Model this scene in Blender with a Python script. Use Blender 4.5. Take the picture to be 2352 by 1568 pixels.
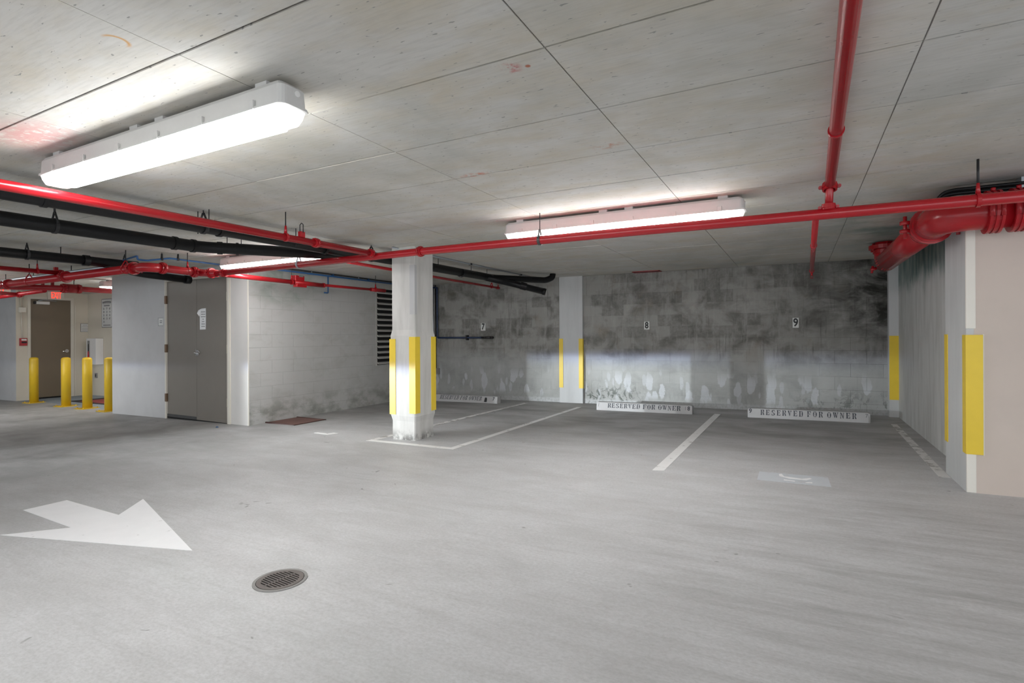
import bpy, bmesh, math, random
from mathutils import Vector, Matrix, Quaternion
random.seed(7)
for o in list(bpy.data.objects):
    bpy.data.objects.remove(o, do_unlink=True)
scene = bpy.context.scene
C = scene.collection
PI = math.pi
HC = 1.172                      # camera height over the floor below it (metres)
GX = 0.0161                     # the slab falls gently to the left
CEIL = HC + 1.055
def zr(z): return z + HC        # height relative to the lens -> world
def gz(x): return GX * x        # floor height

# ---------------------------------------------------------------- camera
cam_d = bpy.data.cameras.new('camera'); cam = bpy.data.objects.new('camera', cam_d); C.objects.link(cam)
cam_d.sensor_width = 36.0; cam_d.lens = 1230.0 / 2352.0 * 36.0
cam_d.shift_y = -15.0 / 2352.0; cam_d.clip_start = 0.02; cam_d.clip_end = 200
YAW = math.atan2(655.0, 1230.0)
cam.matrix_world = (Matrix.Translation((0, 0, HC)) @ Matrix.Rotation(YAW, 4, 'Z') @
                    Matrix.Rotation(PI / 2, 4, 'X') @ Matrix.Rotation(math.radians(-0.27), 4, 'Z'))
scene.camera = cam

# ---------------------------------------------------------------- world, lamps outside the frame, exposure
world = bpy.data.worlds.new('world'); scene.world = world; world.use_nodes = True
bg = world.node_tree.nodes['Background']
bg.inputs[0].default_value = (0.88, 0.94, 1.0, 1); bg.inputs[1].default_value = 2.0
scene.view_settings.view_transform = 'Standard'; scene.view_settings.look = 'None'
scene.view_settings.exposure = 0.16; scene.view_settings.gamma = 1.0
scene.view_settings.use_curve_mapping = False
LENS_STRENGTH = 29.0
HEAD_POWER = 4300.0

def headlamp(loc, aim):
    """low-beam car headlamp standing behind the camera: flat cut-off at lamp height, wide spread"""
    d = bpy.data.lights.new('headlamp', 'SPOT'); o = bpy.data.objects.new('headlamp', d); C.objects.link(o)
    d.energy = HEAD_POWER; d.spot_size = math.radians(168); d.spot_blend = 0.5; d.shadow_soft_size = 0.05
    d.color = (0.90, 0.96, 1.0)
    o.location = loc
    f = Vector((math.sin(aim), math.cos(aim), GX * math.sin(aim))).normalized(); up = Vector((-GX, 0, 1)).normalized(); rt = f.cross(up)
    o.matrix_world = Matrix(((rt.x, up.x, -f.x, loc[0]), (rt.y, up.y, -f.y, loc[1]), (rt.z, up.z, -f.z, loc[2]), (0, 0, 0, 1)))
    d.use_nodes = True; nt = d.node_tree; N = nt.nodes; L = nt.links
    em = next(n for n in N if n.type == 'EMISSION')
    tc = N.new('ShaderNodeTexCoord'); sp = N.new('ShaderNodeSeparateXYZ'); L.new(tc.outputs['Normal'], sp.inputs[0])
    # sine of the elevation of the beam direction in the lamp's own frame
    r = N.new('ShaderNodeValToRGB'); cr = r.color_ramp
    mp = N.new('ShaderNodeMapRange'); mp.inputs['From Min'].default_value = -0.30; mp.inputs['From Max'].default_value = 0.10
    L.new(sp.outputs['Y'], mp.inputs['Value']); L.new(mp.outputs[0], r.inputs[0])
    def el(s): return (s + 0.30) / 0.40
    cr.elements[0].position = el(-0.29); cr.elements[0].color = (0.03, 0.03, 0.03, 1)
    cr.elements[1].position = el(0.004); cr.elements[1].color = (0, 0, 0, 1)
    for s, c in ((-0.16, (0.22, 0.22, 0.22)), (-0.075, (0.8, 0.8, 0.8)), (-0.02, (1, 1, 1)), (-0.006, (0.65, 0.72, 1.0)), (-0.001, (0.10, 0.11, 0.26))):
        e = cr.elements.new(el(s)); e.color = (*c, 1)
    # sideways spread: sharp to the right, long to the left
    az = N.new('ShaderNodeMapRange'); az.interpolation_type = 'SMOOTHSTEP'
    for k_, v_ in (('From Min', -0.09), ('From Max', 0.22), ('To Min', 1.0), ('To Max', 0.0)): az.inputs[k_].default_value = v_
    L.new(sp.outputs['X'], az.inputs['Value'])
    al = N.new('ShaderNodeMapRange'); al.interpolation_type = 'SMOOTHSTEP'
    for k_, v_ in (('From Min', -0.155), ('From Max', -0.09), ('To Min', 0.008), ('To Max', 1.0)): al.inputs[k_].default_value = v_
    L.new(sp.outputs['X'], al.inputs['Value'])
    pr = N.new('ShaderNodeMath'); pr.operation = 'MULTIPLY'; L.new(az.outputs[0], pr.inputs[0])
    far = N.new('ShaderNodeMapRange'); far.interpolation_type = 'SMOOTHSTEP'
    for k_, v_ in (('From Min', -0.52), ('From Max', -0.36), ('To Min', 0.05), ('To Max', 0.0)): far.inputs[k_].default_value = v_
    L.new(sp.outputs['X'], far.inputs['Value'])
    ad = N.new('ShaderNodeMath'); ad.operation = 'ADD'; L.new(al.outputs[0], ad.inputs[0]); L.new(far.outputs[0], ad.inputs[1]); L.new(ad.outputs[0], pr.inputs[1])
    mx = N.new('ShaderNodeMix'); mx.data_type = 'RGBA'; mx.blend_type = 'MULTIPLY'; mx.inputs[0].default_value = 1.0
    L.new(r.outputs[0], mx.inputs[6]); L.new(pr.outputs[0], mx.inputs[7]); L.new(mx.outputs[2], em.inputs['Color'])
    return o
# a car waiting on the ramp side, left behind the camera
headlamp((-11.1, -2.0, gz(-11.1) + 0.90), math.radians(38))
headlamp((-9.9, -2.0, gz(-9.9) + 0.88), math.radians(38))

# ---------------------------------------------------------------- helpers: materials
MATS = {}
class NB:
    def __init__(s, name):
        s.m = bpy.data.materials.new(name); s.m.use_nodes = True
        s.nt = s.m.node_tree; s.N = s.nt.nodes; s.L = s.nt.links
        s.b = s.N['Principled BSDF']; MATS[name] = s.m
    def n(s, t, **k):
        x = s.N.new(t)
        for a, v in k.items(): setattr(x, a, v)
        return x
    def pos(s, scale=(1, 1, 1), rot=(0, 0, 0), obj=False):
        g = s.n('ShaderNodeTexCoord').outputs['Object'] if obj else s.n('ShaderNodeNewGeometry').outputs['Position']
        m = s.n('ShaderNodeMapping'); m.inputs['Scale'].default_value = scale; m.inputs['Rotation'].default_value = rot
        s.L.new(g, m.inputs[0]); return m.outputs[0]
    def noise(s, vec, sc, det=4, rough=0.55, dist=0.0):
        x = s.n('ShaderNodeTexNoise'); x.inputs['Scale'].default_value = sc; x.inputs['Detail'].default_value = det
        x.inputs['Roughness'].default_value = rough; x.inputs['Distortion'].default_value = dist
        s.L.new(vec, x.inputs['Vector']); return x.outputs['Fac']
    def ramp(s, fac, stops):
        r = s.n('ShaderNodeValToRGB'); e = r.color_ramp.elements
        e[0].position = stops[0][0]; e[1].position = stops[-1][0]
        def col(c): return (c, c, c, 1) if isinstance(c, (int, float)) else (*c, 1)
        e[0].color = col(stops[0][1]); e[1].color = col(stops[-1][1])
        for p, c in stops[1:-1]:
            q = e.new(p); q.color = col(c)
        s.L.new(fac, r.inputs[0]); return r.outputs[0]
    def mix(s, fac, a, b, mode='MIX'):
        x = s.n('ShaderNodeMix', data_type='RGBA', blend_type=mode)
        for i, v in ((0, fac), (6, a), (7, b)):
            sock = x.inputs[i]
            if isinstance(v, (int, float)): sock.default_value = v if i == 0 else (v, v, v, 1)
            elif isinstance(v, tuple): sock.default_value = (*v, 1)
            else: s.L.new(v, sock)
        return x.outputs[2]
    def math(s, op, a, b=0.0, clamp=False):
        x = s.n('ShaderNodeMath', operation=op, use_clamp=clamp)
        for i, v in enumerate((a, b)):
            if isinstance(v, (int, float)): x.inputs[i].default_value = v
            else: s.L.new(v, x.inputs[i])
        return x.outputs[0]
    def xyz(s):
        sp = s.n('ShaderNodeSeparateXYZ'); s.L.new(s.n('ShaderNodeNewGeometry').outputs['Position'], sp.inputs[0]); return sp.outputs
    def rng(s, v, a, b, c=0.0, d=1.0, smooth=True):
        x = s.n('ShaderNodeMapRange'); x.interpolation_type = 'SMOOTHSTEP' if smooth else 'LINEAR'
        for k, q in (('From Min', a), ('From Max', b), ('To Min', c), ('To Max', d)): x.inputs[k].default_value = q
        s.L.new(v, x.inputs['Value']); return x.outputs[0]
    def spot(s, c, r, soft=0.5, sq=(1, 1, 1)):
        """mask of a stain round a world point"""
        d = s.n('ShaderNodeVectorMath', operation='SUBTRACT'); s.L.new(s.n('ShaderNodeNewGeometry').outputs['Position'], d.inputs[0]); d.inputs[1].default_value = c
        k = s.n('ShaderNodeVectorMath', operation='MULTIPLY'); s.L.new(d.outputs[0], k.inputs[0]); k.inputs[1].default_value = sq
        l = s.n('ShaderNodeVectorMath', operation='LENGTH'); s.L.new(k.outputs[0], l.inputs[0])
        return s.rng(l.outputs['Value'], r * (1 - soft), r, 1.0, 0.0)
    def out(s, col, rough=0.7, metal=0.0, bump=None, bs=0.2, bd=0.01, spec=None):
        if isinstance(col, tuple): s.b.inputs['Base Color'].default_value = (*col, 1)
        else: s.L.new(col, s.b.inputs['Base Color'])
        if isinstance(rough, (int, float)): s.b.inputs['Roughness'].default_value = rough
        else: s.L.new(rough, s.b.inputs['Roughness'])
        s.b.inputs['Metallic'].default_value = metal
        if spec is not None: s.b.inputs['Specular IOR Level'].default_value = spec
        if bump is not None:
            b = s.n('ShaderNodeBump'); b.inputs['Strength'].default_value = bs; b.inputs['Distance'].default_value = bd
            s.L.new(bump, b.inputs['Height']); s.L.new(b.outputs[0], s.b.inputs['Normal'])
        return s.m

def paint(name, col, rough=0.45, var=0.06, sc=9.0, metal=0.0, spec=None, wear=None, wearcol=(0.3, 0.3, 0.3)):
    k = NB(name); v = k.pos(obj=False)
    f = k.noise(v, sc, 4)
    c = k.mix(f, tuple(max(0, x * (1 - var * 1.6)) for x in col), tuple(min(1, x * (1 + var)) for x in col))
    if wear:
        w = k.ramp(k.noise(v, wear[0], 6, 0.65), ((wear[1], 0.0), (wear[1] + 0.07, 1.0)))
        c = k.mix(w, c, wearcol)
    return k.out(c, rough, metal, spec=spec, bump=k.noise(v, sc * 9, 2), bs=0.04)

def mat_floor():
    k = NB('floor_concrete'); X, Y, Z = k.xyz()
    big = k.noise(k.pos(), 0.45, 3, 0.5)
    mid = k.noise(k.pos((0.9, 1.8, 1)), 1.5, 8, 0.66, 0.2)
    fine = k.noise(k.pos((1, 1.5, 1)), 55, 4, 0.7)
    streak = k.noise(k.pos((0.5, 5.0, 1)), 2.0, 8, 0.68, 0.15)
    scuff = k.noise(k.pos((0.7, 16, 1)), 2.4, 7, 0.72, 0.1)
    c = k.mix(big, (0.54, 0.545, 0.56), (0.65, 0.655, 0.66))
    c = k.mix(k.ramp(mid, ((0.40, 0.0), (0.66, 0.6))), c, (0.46, 0.46, 0.458))
    c = k.mix(k.ramp(streak, ((0.55, 0.0), (0.80, 0.42))), c, (0.38, 0.378, 0.37))
    c = k.mix(k.ramp(scuff, ((0.50, 0.0), (0.72, 0.30))), c, (0.40, 0.397, 0.39))
    # oil and tyre soiling inside the bays and in front of the doors
    bay = k.math('MULTIPLY', k.rng(Y, 4.9, 7.2), k.ramp(k.noise(k.pos((0.7, 1.5, 1)), 1.5, 5, 0.62, 0.5), ((0.30, 0.15), (0.70, 1.0))))
    c = k.mix(k.math('MULTIPLY', bay, 0.78), c, (0.20, 0.192, 0.178))
    lft = k.math('MULTIPLY', k.rng(X, -3.6, -7.5), k.ramp(k.noise(k.pos((1.0, 1.0, 1)), 1.1, 5, 0.6, 0.4), ((0.28, 0.25), (0.66, 1.0))))
    c = k.mix(k.math('MULTIPLY', lft, 0.80), c, (0.19, 0.185, 0.172))
    # tyre sweep on the right
    tyre = k.math('MULTIPLY', k.spot((0.75, 2.9, 0), 2.1, 0.7, (1.0, 0.8, 1)), k.ramp(k.noise(k.pos((0.8, 6.5, 1), (0, 0, 0.05)), 1.6, 7, 0.68, 0.1), ((0.44, 0.0), (0.72, 0.9))))
    c = k.mix(k.math('MULTIPLY', tyre, 0.5), c, (0.20, 0.195, 0.185))
    spots = k.ramp(k.noise(k.pos((1, 1.4, 1)), 7.0, 2, 0.5, 0.6), ((0.735, 0.0), (0.77, 0.65)))
    c = k.mix(spots, c, (0.17, 0.165, 0.16))
    c = k.mix(k.ramp(fine, ((0.25, 0.38), (0.62, 0.0))), c, (0.27, 0.27, 0.262))
    # broomed band to the lower right
    wv = k.n('ShaderNodeTexWave'); wv.wave_type = 'BANDS'; wv.bands_direction = 'Y'; wv.inputs['Scale'].default_value = 38; wv.inputs['Distortion'].default_value = 3.0
    wv.inputs['Detail'].default_value = 2; k.L.new(k.pos((1, 1, 1), (0, 0, 0.04)), wv.inputs['Vector'])
    broom = k.math('MULTIPLY', k.spot((0.4, 1.3, 0), 1.9, 0.8), wv.outputs['Fac'])
    c = k.mix(k.math('MULTIPLY', broom, 0.14), c, (0.30, 0.295, 0.285))
    h = k.mix(0.5, fine, mid)
    k.out(c, k.rng(mid, 0.3, 0.7, 0.50, 0.68), bump=h, bs=0.10, bd=0.006, spec=0.35)
mat_floor()

def mat_ceiling(name, dark=1.0):
    k = NB(name); X, Y, Z = k.xyz()
    a = k.noise(k.pos(), 0.9, 4, 0.6, 0.4); b = k.noise(k.pos((0.7, 1.3, 1)), 3.4, 5, 0.62, 0.3)
    rnd = k.n('ShaderNodeObjectInfo').outputs['Random']
    c = k.mix(a, (0.60, 0.585, 0.55), (0.72, 0.705, 0.675))
    c = k.mix(k.math('MULTIPLY', rnd, 0.45), c, (0.56, 0.565, 0.55))
    c = k.mix(k.ramp(b, ((0.40, 0.0), (0.72, 0.75))), c, (0.57, 0.515, 0.41))
    g = k.noise(k.pos((0.8, 0.5, 1)), 1.3, 5, 0.6, 0.6)
    c = k.mix(k.ramp(g, ((0.48, 0.0), (0.72, 0.7))), c, (0.43, 0.435, 0.40))
    pits = k.ramp(k.noise(k.pos((2.6, 8.0, 1)), 8.5, 2, 0.5), ((0.69, 0.0), (0.72, 0.75)))
    c = k.mix(pits, c, (0.24, 0.24, 0.23))
    grain = k.noise(k.pos((1.4, 16, 1)), 6, 4, 0.6)
    c = k.mix(k.ramp(grain, ((0.45, 0.0), (0.8, 0.28))), c, (0.30, 0.295, 0.28))
    # rust bleeding and paint left on the slab
    nz = k.noise(k.pos(), 22, 4, 0.65)
    def stain(cc, ctr, r, colr, amt=0.85, soft=0.8, sq=(1, 1, 1), th=0.45):
        m = k.math('MULTIPLY', k.spot(ctr, r, soft, sq), k.ramp(nz, ((th, 0.0), (th + 0.12, amt))))
        return k.mix(m, cc, colr)
    c = stain(c, (-0.99, 1.857, CEIL), 0.06, (0.50, 0.12, 0.12))
    c = stain(c, (-0.923, 1.875, CEIL), 0.016, (0.40, 0.12, 0.06), 0.9, 0.4, th=0.2)
    c = stain(c, (-1.86, 2.98, CEIL), 0.10, (0.58, 0.17, 0.10), 0.8, sq=(0.7, 2, 1))
    c = stain(c, (-0.93, 2.88, CEIL), 0.10, (0.50, 0.20, 0.12), 0.7, sq=(0.8, 1.6, 1), th=0.5)
    c = stain(c, (-3.50, 1.29, CEIL), 0.40, (0.52, 0.23, 0.22), 0.7, 0.9, (0.9, 1.6, 1), 0.36)
    # an arc of rust
    d = k.math('SUBTRACT', k.spot((-2.135, 1.02, CEIL), 0.052, 0.25), k.spot((-2.135, 1.02, CEIL), 0.040, 0.25), True)
    d = k.math('MULTIPLY', d, k.rng(X, -2.15, -2.11))
    c = k.mix(k.math('MULTIPLY', d, 0.9), c, (0.62, 0.33, 0.10))
    # green damp round the standpipe in the corner
    gm = k.math('MULTIPLY', k.spot((1.05, 6.3, CEIL), 2.0, 0.85, (1.6, 0.75, 1)), k.ramp(k.noise(k.pos(), 1.8, 4, 0.6), ((0.36, 0.0), (0.64, 0.75))))
    c = k.mix(gm, c, (0.10, 0.19, 0.165))
    if dark != 1.0: c = k.mix(1.0, c, (dark, dark, dark), 'MULTIPLY')
    k.out(c, 0.85, bump=k.mix(0.5, b, grain), bs=0.10, bd=0.006, spec=0.2)
mat_ceiling('ceiling_concrete'); mat_ceiling('ceiling_joint', 0.6)

def mat_block_back(name, joint=False):
    k = NB(name); X, Y, Z = k.xyz()
    rnd = k.n('ShaderNodeObjectInfo').outputs['Random']
    a = k.noise(k.pos(), 1.1, 5, 0.62, 0.5); b = k.noise(k.pos((1.0, 1, 1.3)), 2.4, 4, 0.6, 0.35); f = k.noise(k.pos(), 26, 4, 0.65)
    c = k.mix(a, (0.25, 0.245, 0.228), (0.39, 0.385, 0.365))
    c = k.mix(k.math('MULTIPLY', k.math('POWER', rnd, 1.6), 0.6), c, (0.38, 0.375, 0.355))
    c = k.mix(k.ramp(b, ((0.46, 0.0), (0.68, 0.85))), c, (0.125, 0.120, 0.108))
    c = k.mix(k.math('MULTIPLY', k.rng(rnd, 0.78, 0.80), k.ramp(f, ((0.3, 0.25), (0.6, 0.55)))), c, (0.12, 0.115, 0.105))
    c = k.mix(k.ramp(k.noise(k.pos((1, 1, 0.8)), 2.3, 4, 0.6), ((0.58, 0.0), (0.74, 0.45))), c, (0.25, 0.20, 0.145))
    # drips run down
    drip = k.ramp(k.noise(k.pos((9, 1, 0.8)), 2.0, 4, 0.6), ((0.60, 0.0), (0.72, 0.55)))
    c = k.mix(drip, c, (0.105, 0.10, 0.095))
    pale = k.ramp(k.noise(k.pos((6, 1, 1.3)), 1.6, 7, 0.68, 0.2), ((0.50, 0.0), (0.68, 0.6)))
    c = k.mix(pale, c, (0.40, 0.395, 0.375))
    # lower band: headlamp light painted paler into the colour, plus salt bloom and patches
    low = k.rng(Z, 0.62, 0.98, 1.0, 0.0)
    c = k.mix(k.math('MULTIPLY', low, 0.70), c, k.mix(b, (0.52, 0.535, 0.53), (0.34, 0.35, 0.335)))
    vo = k.n('ShaderNodeTexVoronoi'); vo.inputs['Scale'].default_value = 4.6; vo.inputs['Randomness'].default_value = 1.0
    k.L.new(k.pos((1.0, 0.0, 0.42)), vo.inputs['Vector'])
    bz = k.math('MULTIPLY', k.rng(Z, 0.05, 0.14), k.rng(Z, 0.36, 0.60, 1.0, 0.0))
    blob = k.math('MULTIPLY', k.rng(k.math('ADD', vo.outputs['Distance'], k.math('MULTIPLY', k.noise(k.pos((1, 1, 0.6)), 9, 4, 0.6), 0.42)), 0.50, 0.54, 1.0, 0.0), bz)
    c = k.mix(k.math('MULTIPLY', blob, 0.8), c, (0.56, 0.58, 0.60))
    v2 = k.n('ShaderNodeTexVoronoi'); v2.inputs['Scale'].default_value = 7.5; v2.inputs['Randomness'].default_value = 1.0
    k.L.new(k.pos((1.0, 0.0, 0.33)), v2.inputs['Vector'])
    b2 = k.math('MULTIPLY', k.rng(k.math('ADD', v2.outputs['Distance'], k.math('MULTIPLY', k.noise(k.pos((1, 1, 0.5)), 14, 4, 0.6), 0.45)), 0.44, 0.50, 1.0, 0.0), k.math('MULTIPLY', k.rng(Z, -0.05, 0.10), k.rng(Z, 0.30, 0.72, 1.0, 0.0)))
    c = k.mix(k.math('MULTIPLY', b2, 0.6), c, (0.54, 0.56, 0.58))
    rot = k.math('MULTIPLY', k.rng(Z, 0.02, 0.45, 1.0, 0.0), k.ramp(k.noise(k.pos((1.3, 1, 0.8)), 6.0, 5, 0.7, 1.2), ((0.52, 0.0), (0.58, 0.85))))
    sel = k.math('MAXIMUM', k.spot((-2.95, 9.1, 0.2), 0.75, 0.6, (1, 1, 1.3)), k.math('MULTIPLY', k.rng(X, -0.6, 0.9), 0.8))
    c = k.mix(k.math('MULTIPLY', rot, k.math('ADD', sel, 0.12)), c, (0.10, 0.115, 0.10))
    base = k.math('MULTIPLY', k.rng(k.math('SUBTRACT', Z, k.math('MULTIPLY', X, GX)), 0.06, 0.10, 1.0, 0.0), k.ramp(f, ((0.40, 0.3), (0.55, 1.0))))
    c = k.mix(k.math('MULTIPLY', base, 0.7), c, (0.55, 0.57, 0.58))
    # black mould toward the right corner
    m = k.math('MULTIPLY', k.math('MULTIPLY', k.rng(X, -0.55, 1.15), k.rng(Z, 0.75, 1.5)), k.ramp(k.noise(k.pos((0.8, 1, 1.6)), 2.6, 5, 0.65, 0.7), ((0.33, 0.15), (0.62, 1.0))))
    c = k.mix(m, c, (0.030, 0.030, 0.026))
    if joint:
        c = k.mix(k.rng(X, -0.2, 0.9, 0.06, 0.85), c, (0.045, 0.044, 0.038))
    k.out(c, 0.88, bump=k.mix(0.5, f, b), bs=0.22, bd=0.008, spec=0.2)
mat_block_back('back_block'); mat_block_back('back_mortar', True)

def mat_block_left(name, joint=False):
    k = NB(name); X, Y, Z = k.xyz()
    rnd = k.n('ShaderNodeObjectInfo').outputs['Random']
    a = k.noise(k.pos(), 0.9, 4, 0.6, 0.4); b = k.noise(k.pos((1, 0.8, 1.3)), 3.4, 5, 0.62, 0.4); f = k.noise(k.pos(), 30, 3, 0.6)
    c = k.mix(a, (0.50, 0.50, 0.485), (0.60, 0.60, 0.59))
    c = k.mix(k.math('MULTIPLY', rnd, 0.12), c, (0.46, 0.46, 0.44))
    c = k.mix(k.ramp(b, ((0.50, 0.0), (0.75, 0.5))), c, (0.38, 0.38, 0.345))
    dp = k.math('MULTIPLY', k.spot((-7, 5.7, 2.0), 0.75, 0.8, (1, 0.75, 1.6)), k.ramp(b, ((0.35, 0.2), (0.6, 1.0))))
    c = k.mix(k.math('MULTIPLY', dp, 0.75), c, (0.24, 0.31, 0.26))
    ft = k.math('MULTIPLY', k.rng(Z, 0.02, 0.40, 1.0, 0.0), k.ramp(k.noise(k.pos((1, 1.2, 2.0)), 3.0, 4, 0.6), ((0.42, 0.0), (0.62, 0.8))))
    c = k.mix(ft, c, (0.27, 0.275, 0.245))
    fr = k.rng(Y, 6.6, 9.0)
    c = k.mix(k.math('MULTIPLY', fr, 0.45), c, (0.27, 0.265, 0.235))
    if joint: c = k.mix(0.5, c, (0.22, 0.22, 0.20))
    k.out(c, 0.8, bump=f, bs=0.12, bd=0.005, spec=0.25)
mat_block_left('left_block'); mat_block_left('left_mortar', True)

def mat_plain(name, c0, c1, stain=(0.3, 0.3, 0.29), amt=0.35, vert=True, rough=0.82, green=False, foot=False):
    k = NB(name); X, Y, Z = k.xyz()
    a = k.noise(k.pos((1, 1, 1)), 1.4, 4, 0.6, 0.3); b = k.noise(k.pos((3.4, 3.4, 0.5) if vert else (1, 1, 1)), 2.2, 5, 0.62, 0.3)
    c = k.mix(a, c0, c1)
    c = k.mix(k.ramp(b, ((0.42, 0.0), (0.75, amt))), c, stain)
    f = k.noise(k.pos(), 34, 3, 0.6)
    if green:
        gm = k.math('MULTIPLY', k.rng(k.math('ADD', Z, k.math('MULTIPLY', k.noise(k.pos((1, 1, 0.6)), 3.0, 5, 0.65), 0.7)), 1.98, 2.30), k.ramp(k.noise(k.pos((3, 3, 0.8)), 2.5, 4, 0.6), ((0.30, 0.45), (0.6, 1.0))))
        c = k.mix(k.math('MULTIPLY', gm, 0.9), c, (0.10, 0.18, 0.165))
    if foot:
        c = k.mix(k.math('MULTIPLY', k.rng(Z, -0.07, 0.08, 1.0, 0.0), k.ramp(k.noise(k.pos((1, 1, 0.7)), 9, 5, 0.7), ((0.42, 0.0), (0.56, 0.9)))), c, (0.16, 0.155, 0.145))
    k.out(c, rough, bump=f, bs=0.08, bd=0.005, spec=0.25)
mat_plain('right_concrete', (0.56, 0.565, 0.55), (0.68, 0.685, 0.67), (0.36, 0.36, 0.34), 0.65, green=True)
mat_plain('pier_concrete', (0.56, 0.575, 0.575), (0.64, 0.65, 0.65), (0.44, 0.45, 0.45), 0.4)
mat_plain('cream_stucco', (0.62, 0.535, 0.475), (0.68, 0.59, 0.525), (0.52, 0.46, 0.42), 0.3, False)
mat_plain('cream_bead', (0.80, 0.77, 0.70), (0.88, 0.85, 0.78), (0.70, 0.67, 0.60), 0.2, False)
mat_plain('grey_stucco', (0.53, 0.525, 0.525), (0.62, 0.615, 0.615), (0.44, 0.435, 0.435), 0.35, False)
mat_plain('pale_stucco', (0.68, 0.66, 0.635), (0.75, 0.735, 0.71), (0.60, 0.585, 0.56), 0.25, False)
mat_plain('beige_wall', (0.62, 0.57, 0.475), (0.69, 0.64, 0.545), (0.56, 0.51, 0.42), 0.2, False)
mat_plain('column_concrete', (0.56, 0.55, 0.52), (0.68, 0.67, 0.65), (0.36, 0.355, 0.33), 0.55, foot=True)
mat_plain('stop_concrete', (0.46, 0.46, 0.465), (0.57, 0.57, 0.57), (0.40, 0.395, 0.385), 0.5, False)

paint('yellow_guard', (0.86, 0.62, 0.045), 0.42, 0.05)
paint('yellow_bollard', (0.70, 0.46, 0.02), 0.40, 0.06)
paint('red_pipe', (0.42, 0.008, 0.015), 0.26, 0.10, 5, spec=0.6)
paint('red_dark', (0.33, 0.005, 0.009), 0.35, 0.1)
paint('black_pipe', (0.008, 0.008, 0.009), 0.40, 0.1, 6, spec=0.3)
paint('black_steel', (0.02, 0.02, 0.022), 0.5, 0.1)
paint('dark_steel', (0.10, 0.10, 0.10), 0.45, 0.1, metal=0.6)
paint('blue_pipe', (0.035, 0.13, 0.33), 0.35, 0.12)
paint('conduit_steel', (0.45, 0.48, 0.52), 0.35, 0.08, metal=0.7)
paint('white_enamel', (0.78, 0.775, 0.76), 0.4, 0.03)
paint('fixture_grey', (0.60, 0.595, 0.58), 0.5, 0.05)
paint('door_taupe', (0.215, 0.192, 0.168), 0.42, 0.05, 4)
paint('door_brown', (0.175, 0.135, 0.090), 0.45, 0.05, 4)
paint('frame_cream', (0.70, 0.66, 0.58), 0.45, 0.03)
paint('hinge_bronze', (0.20, 0.13, 0.08), 0.4, 0.1, metal=0.5)
paint('hinge_cream', (0.62, 0.58, 0.48), 0.4, 0.1)
paint('chrome', (0.72, 0.72, 0.72), 0.18, 0.03, metal=1.0)
paint('paper', (0.86, 0.86, 0.86), 0.8, 0.02)
paint('ink', (0.02, 0.02, 0.022), 0.6, 0.0)
paint('ink_grey', (0.22, 0.22, 0.23), 0.7, 0.0)
paint('stencil_ink', (0.045, 0.05, 0.065), 0.7, 0.05, wear=(60, 0.60), wearcol=(0.42, 0.42, 0.43))
paint('stencil_faint', (0.20, 0.20, 0.21), 0.7, 0.05, wear=(50, 0.62), wearcol=(0.52, 0.52, 0.52))
paint('road_white', (0.90, 0.905, 0.92), 0.6, 0.03, wear=(14, 0.66), wearcol=(0.55, 0.55, 0.55))
paint('line_worn', (0.84, 0.84, 0.835), 0.65, 0.04, wear=(11, 0.60), wearcol=(0.46, 0.455, 0.44))
paint('line_old', (0.74, 0.735, 0.72), 0.7, 0.04, wear=(9, 0.51), wearcol=(0.38, 0.375, 0.36))
paint('patch_blue', (0.60, 0.635, 0.67), 0.6, 0.04, wear=(8, 0.56), wearcol=(0.54, 0.55, 0.56))
paint('floor_blue', (0.30, 0.35, 0.40), 0.6, 0.08, 3, wear=(5, 0.66), wearcol=(0.27, 0.28, 0.28))
paint('mat_red', (0.34, 0.06, 0.06), 0.9, 0.12, 20)
paint('mat_border', (0.03, 0.028, 0.028), 0.9, 0.1)
paint('cast_iron', (0.17, 0.15, 0.14), 0.55, 0.15, 14, metal=0.4)
paint('iron_rim', (0.27, 0.265, 0.255), 0.6, 0.12, 14)
paint('void_black', (0.006, 0.006, 0.006), 0.9, 0.0)
paint('frame_rust', (0.075, 0.03, 0.025), 0.6, 0.2, 10)
paint('blue_dark', (0.012, 0.03, 0.085), 0.4, 0.12)
paint('rust_plate', (0.17, 0.085, 0.07), 0.6, 0.2, 10)
paint('louver_paint', (0.48, 0.47, 0.44), 0.6, 0.06)
paint('sign_white', (0.72, 0.73, 0.71), 0.5, 0.02)
paint('box_cream', (0.72, 0.68, 0.60), 0.5, 0.03)
paint('alarm_red', (0.45, 0.02, 0.03), 0.35, 0.05)
paint('scrap_blue', (0.06, 0.11, 0.20), 0.5, 0.1)
paint('socket_grey', (0.25, 0.24, 0.23), 0.5, 0.05)
k = NB('lens_glow')
k.b.inputs['Base Color'].default_value = (0.9, 0.9, 0.9, 1); k.b.inputs['Emission Color'].default_value = (1.0, 0.995, 0.985, 1); k.b.inputs['Emission Strength'].default_value = LENS_STRENGTH
k = NB('lens_end'); k.out((0.86, 0.87, 0.87), 0.3); k.b.inputs['Transmission Weight'].default_value = 0.25
k.b.inputs['Emission Color'].default_value = (1, 0.99, 0.97, 1); k.b.inputs['Emission Strength'].default_value = 0.35
k = NB('exit_red'); k.out((0.75, 0.04, 0.02), 0.5); k.b.inputs['Emission Color'].default_value = (1.0, 0.05, 0.03, 1); k.b.inputs['Emission Strength'].default_value = 1.6
k = NB('glass'); k.out((0.9, 0.93, 0.93), 0.05); k.b.inputs['Transmission Weight'].default_value = 1.0

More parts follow.
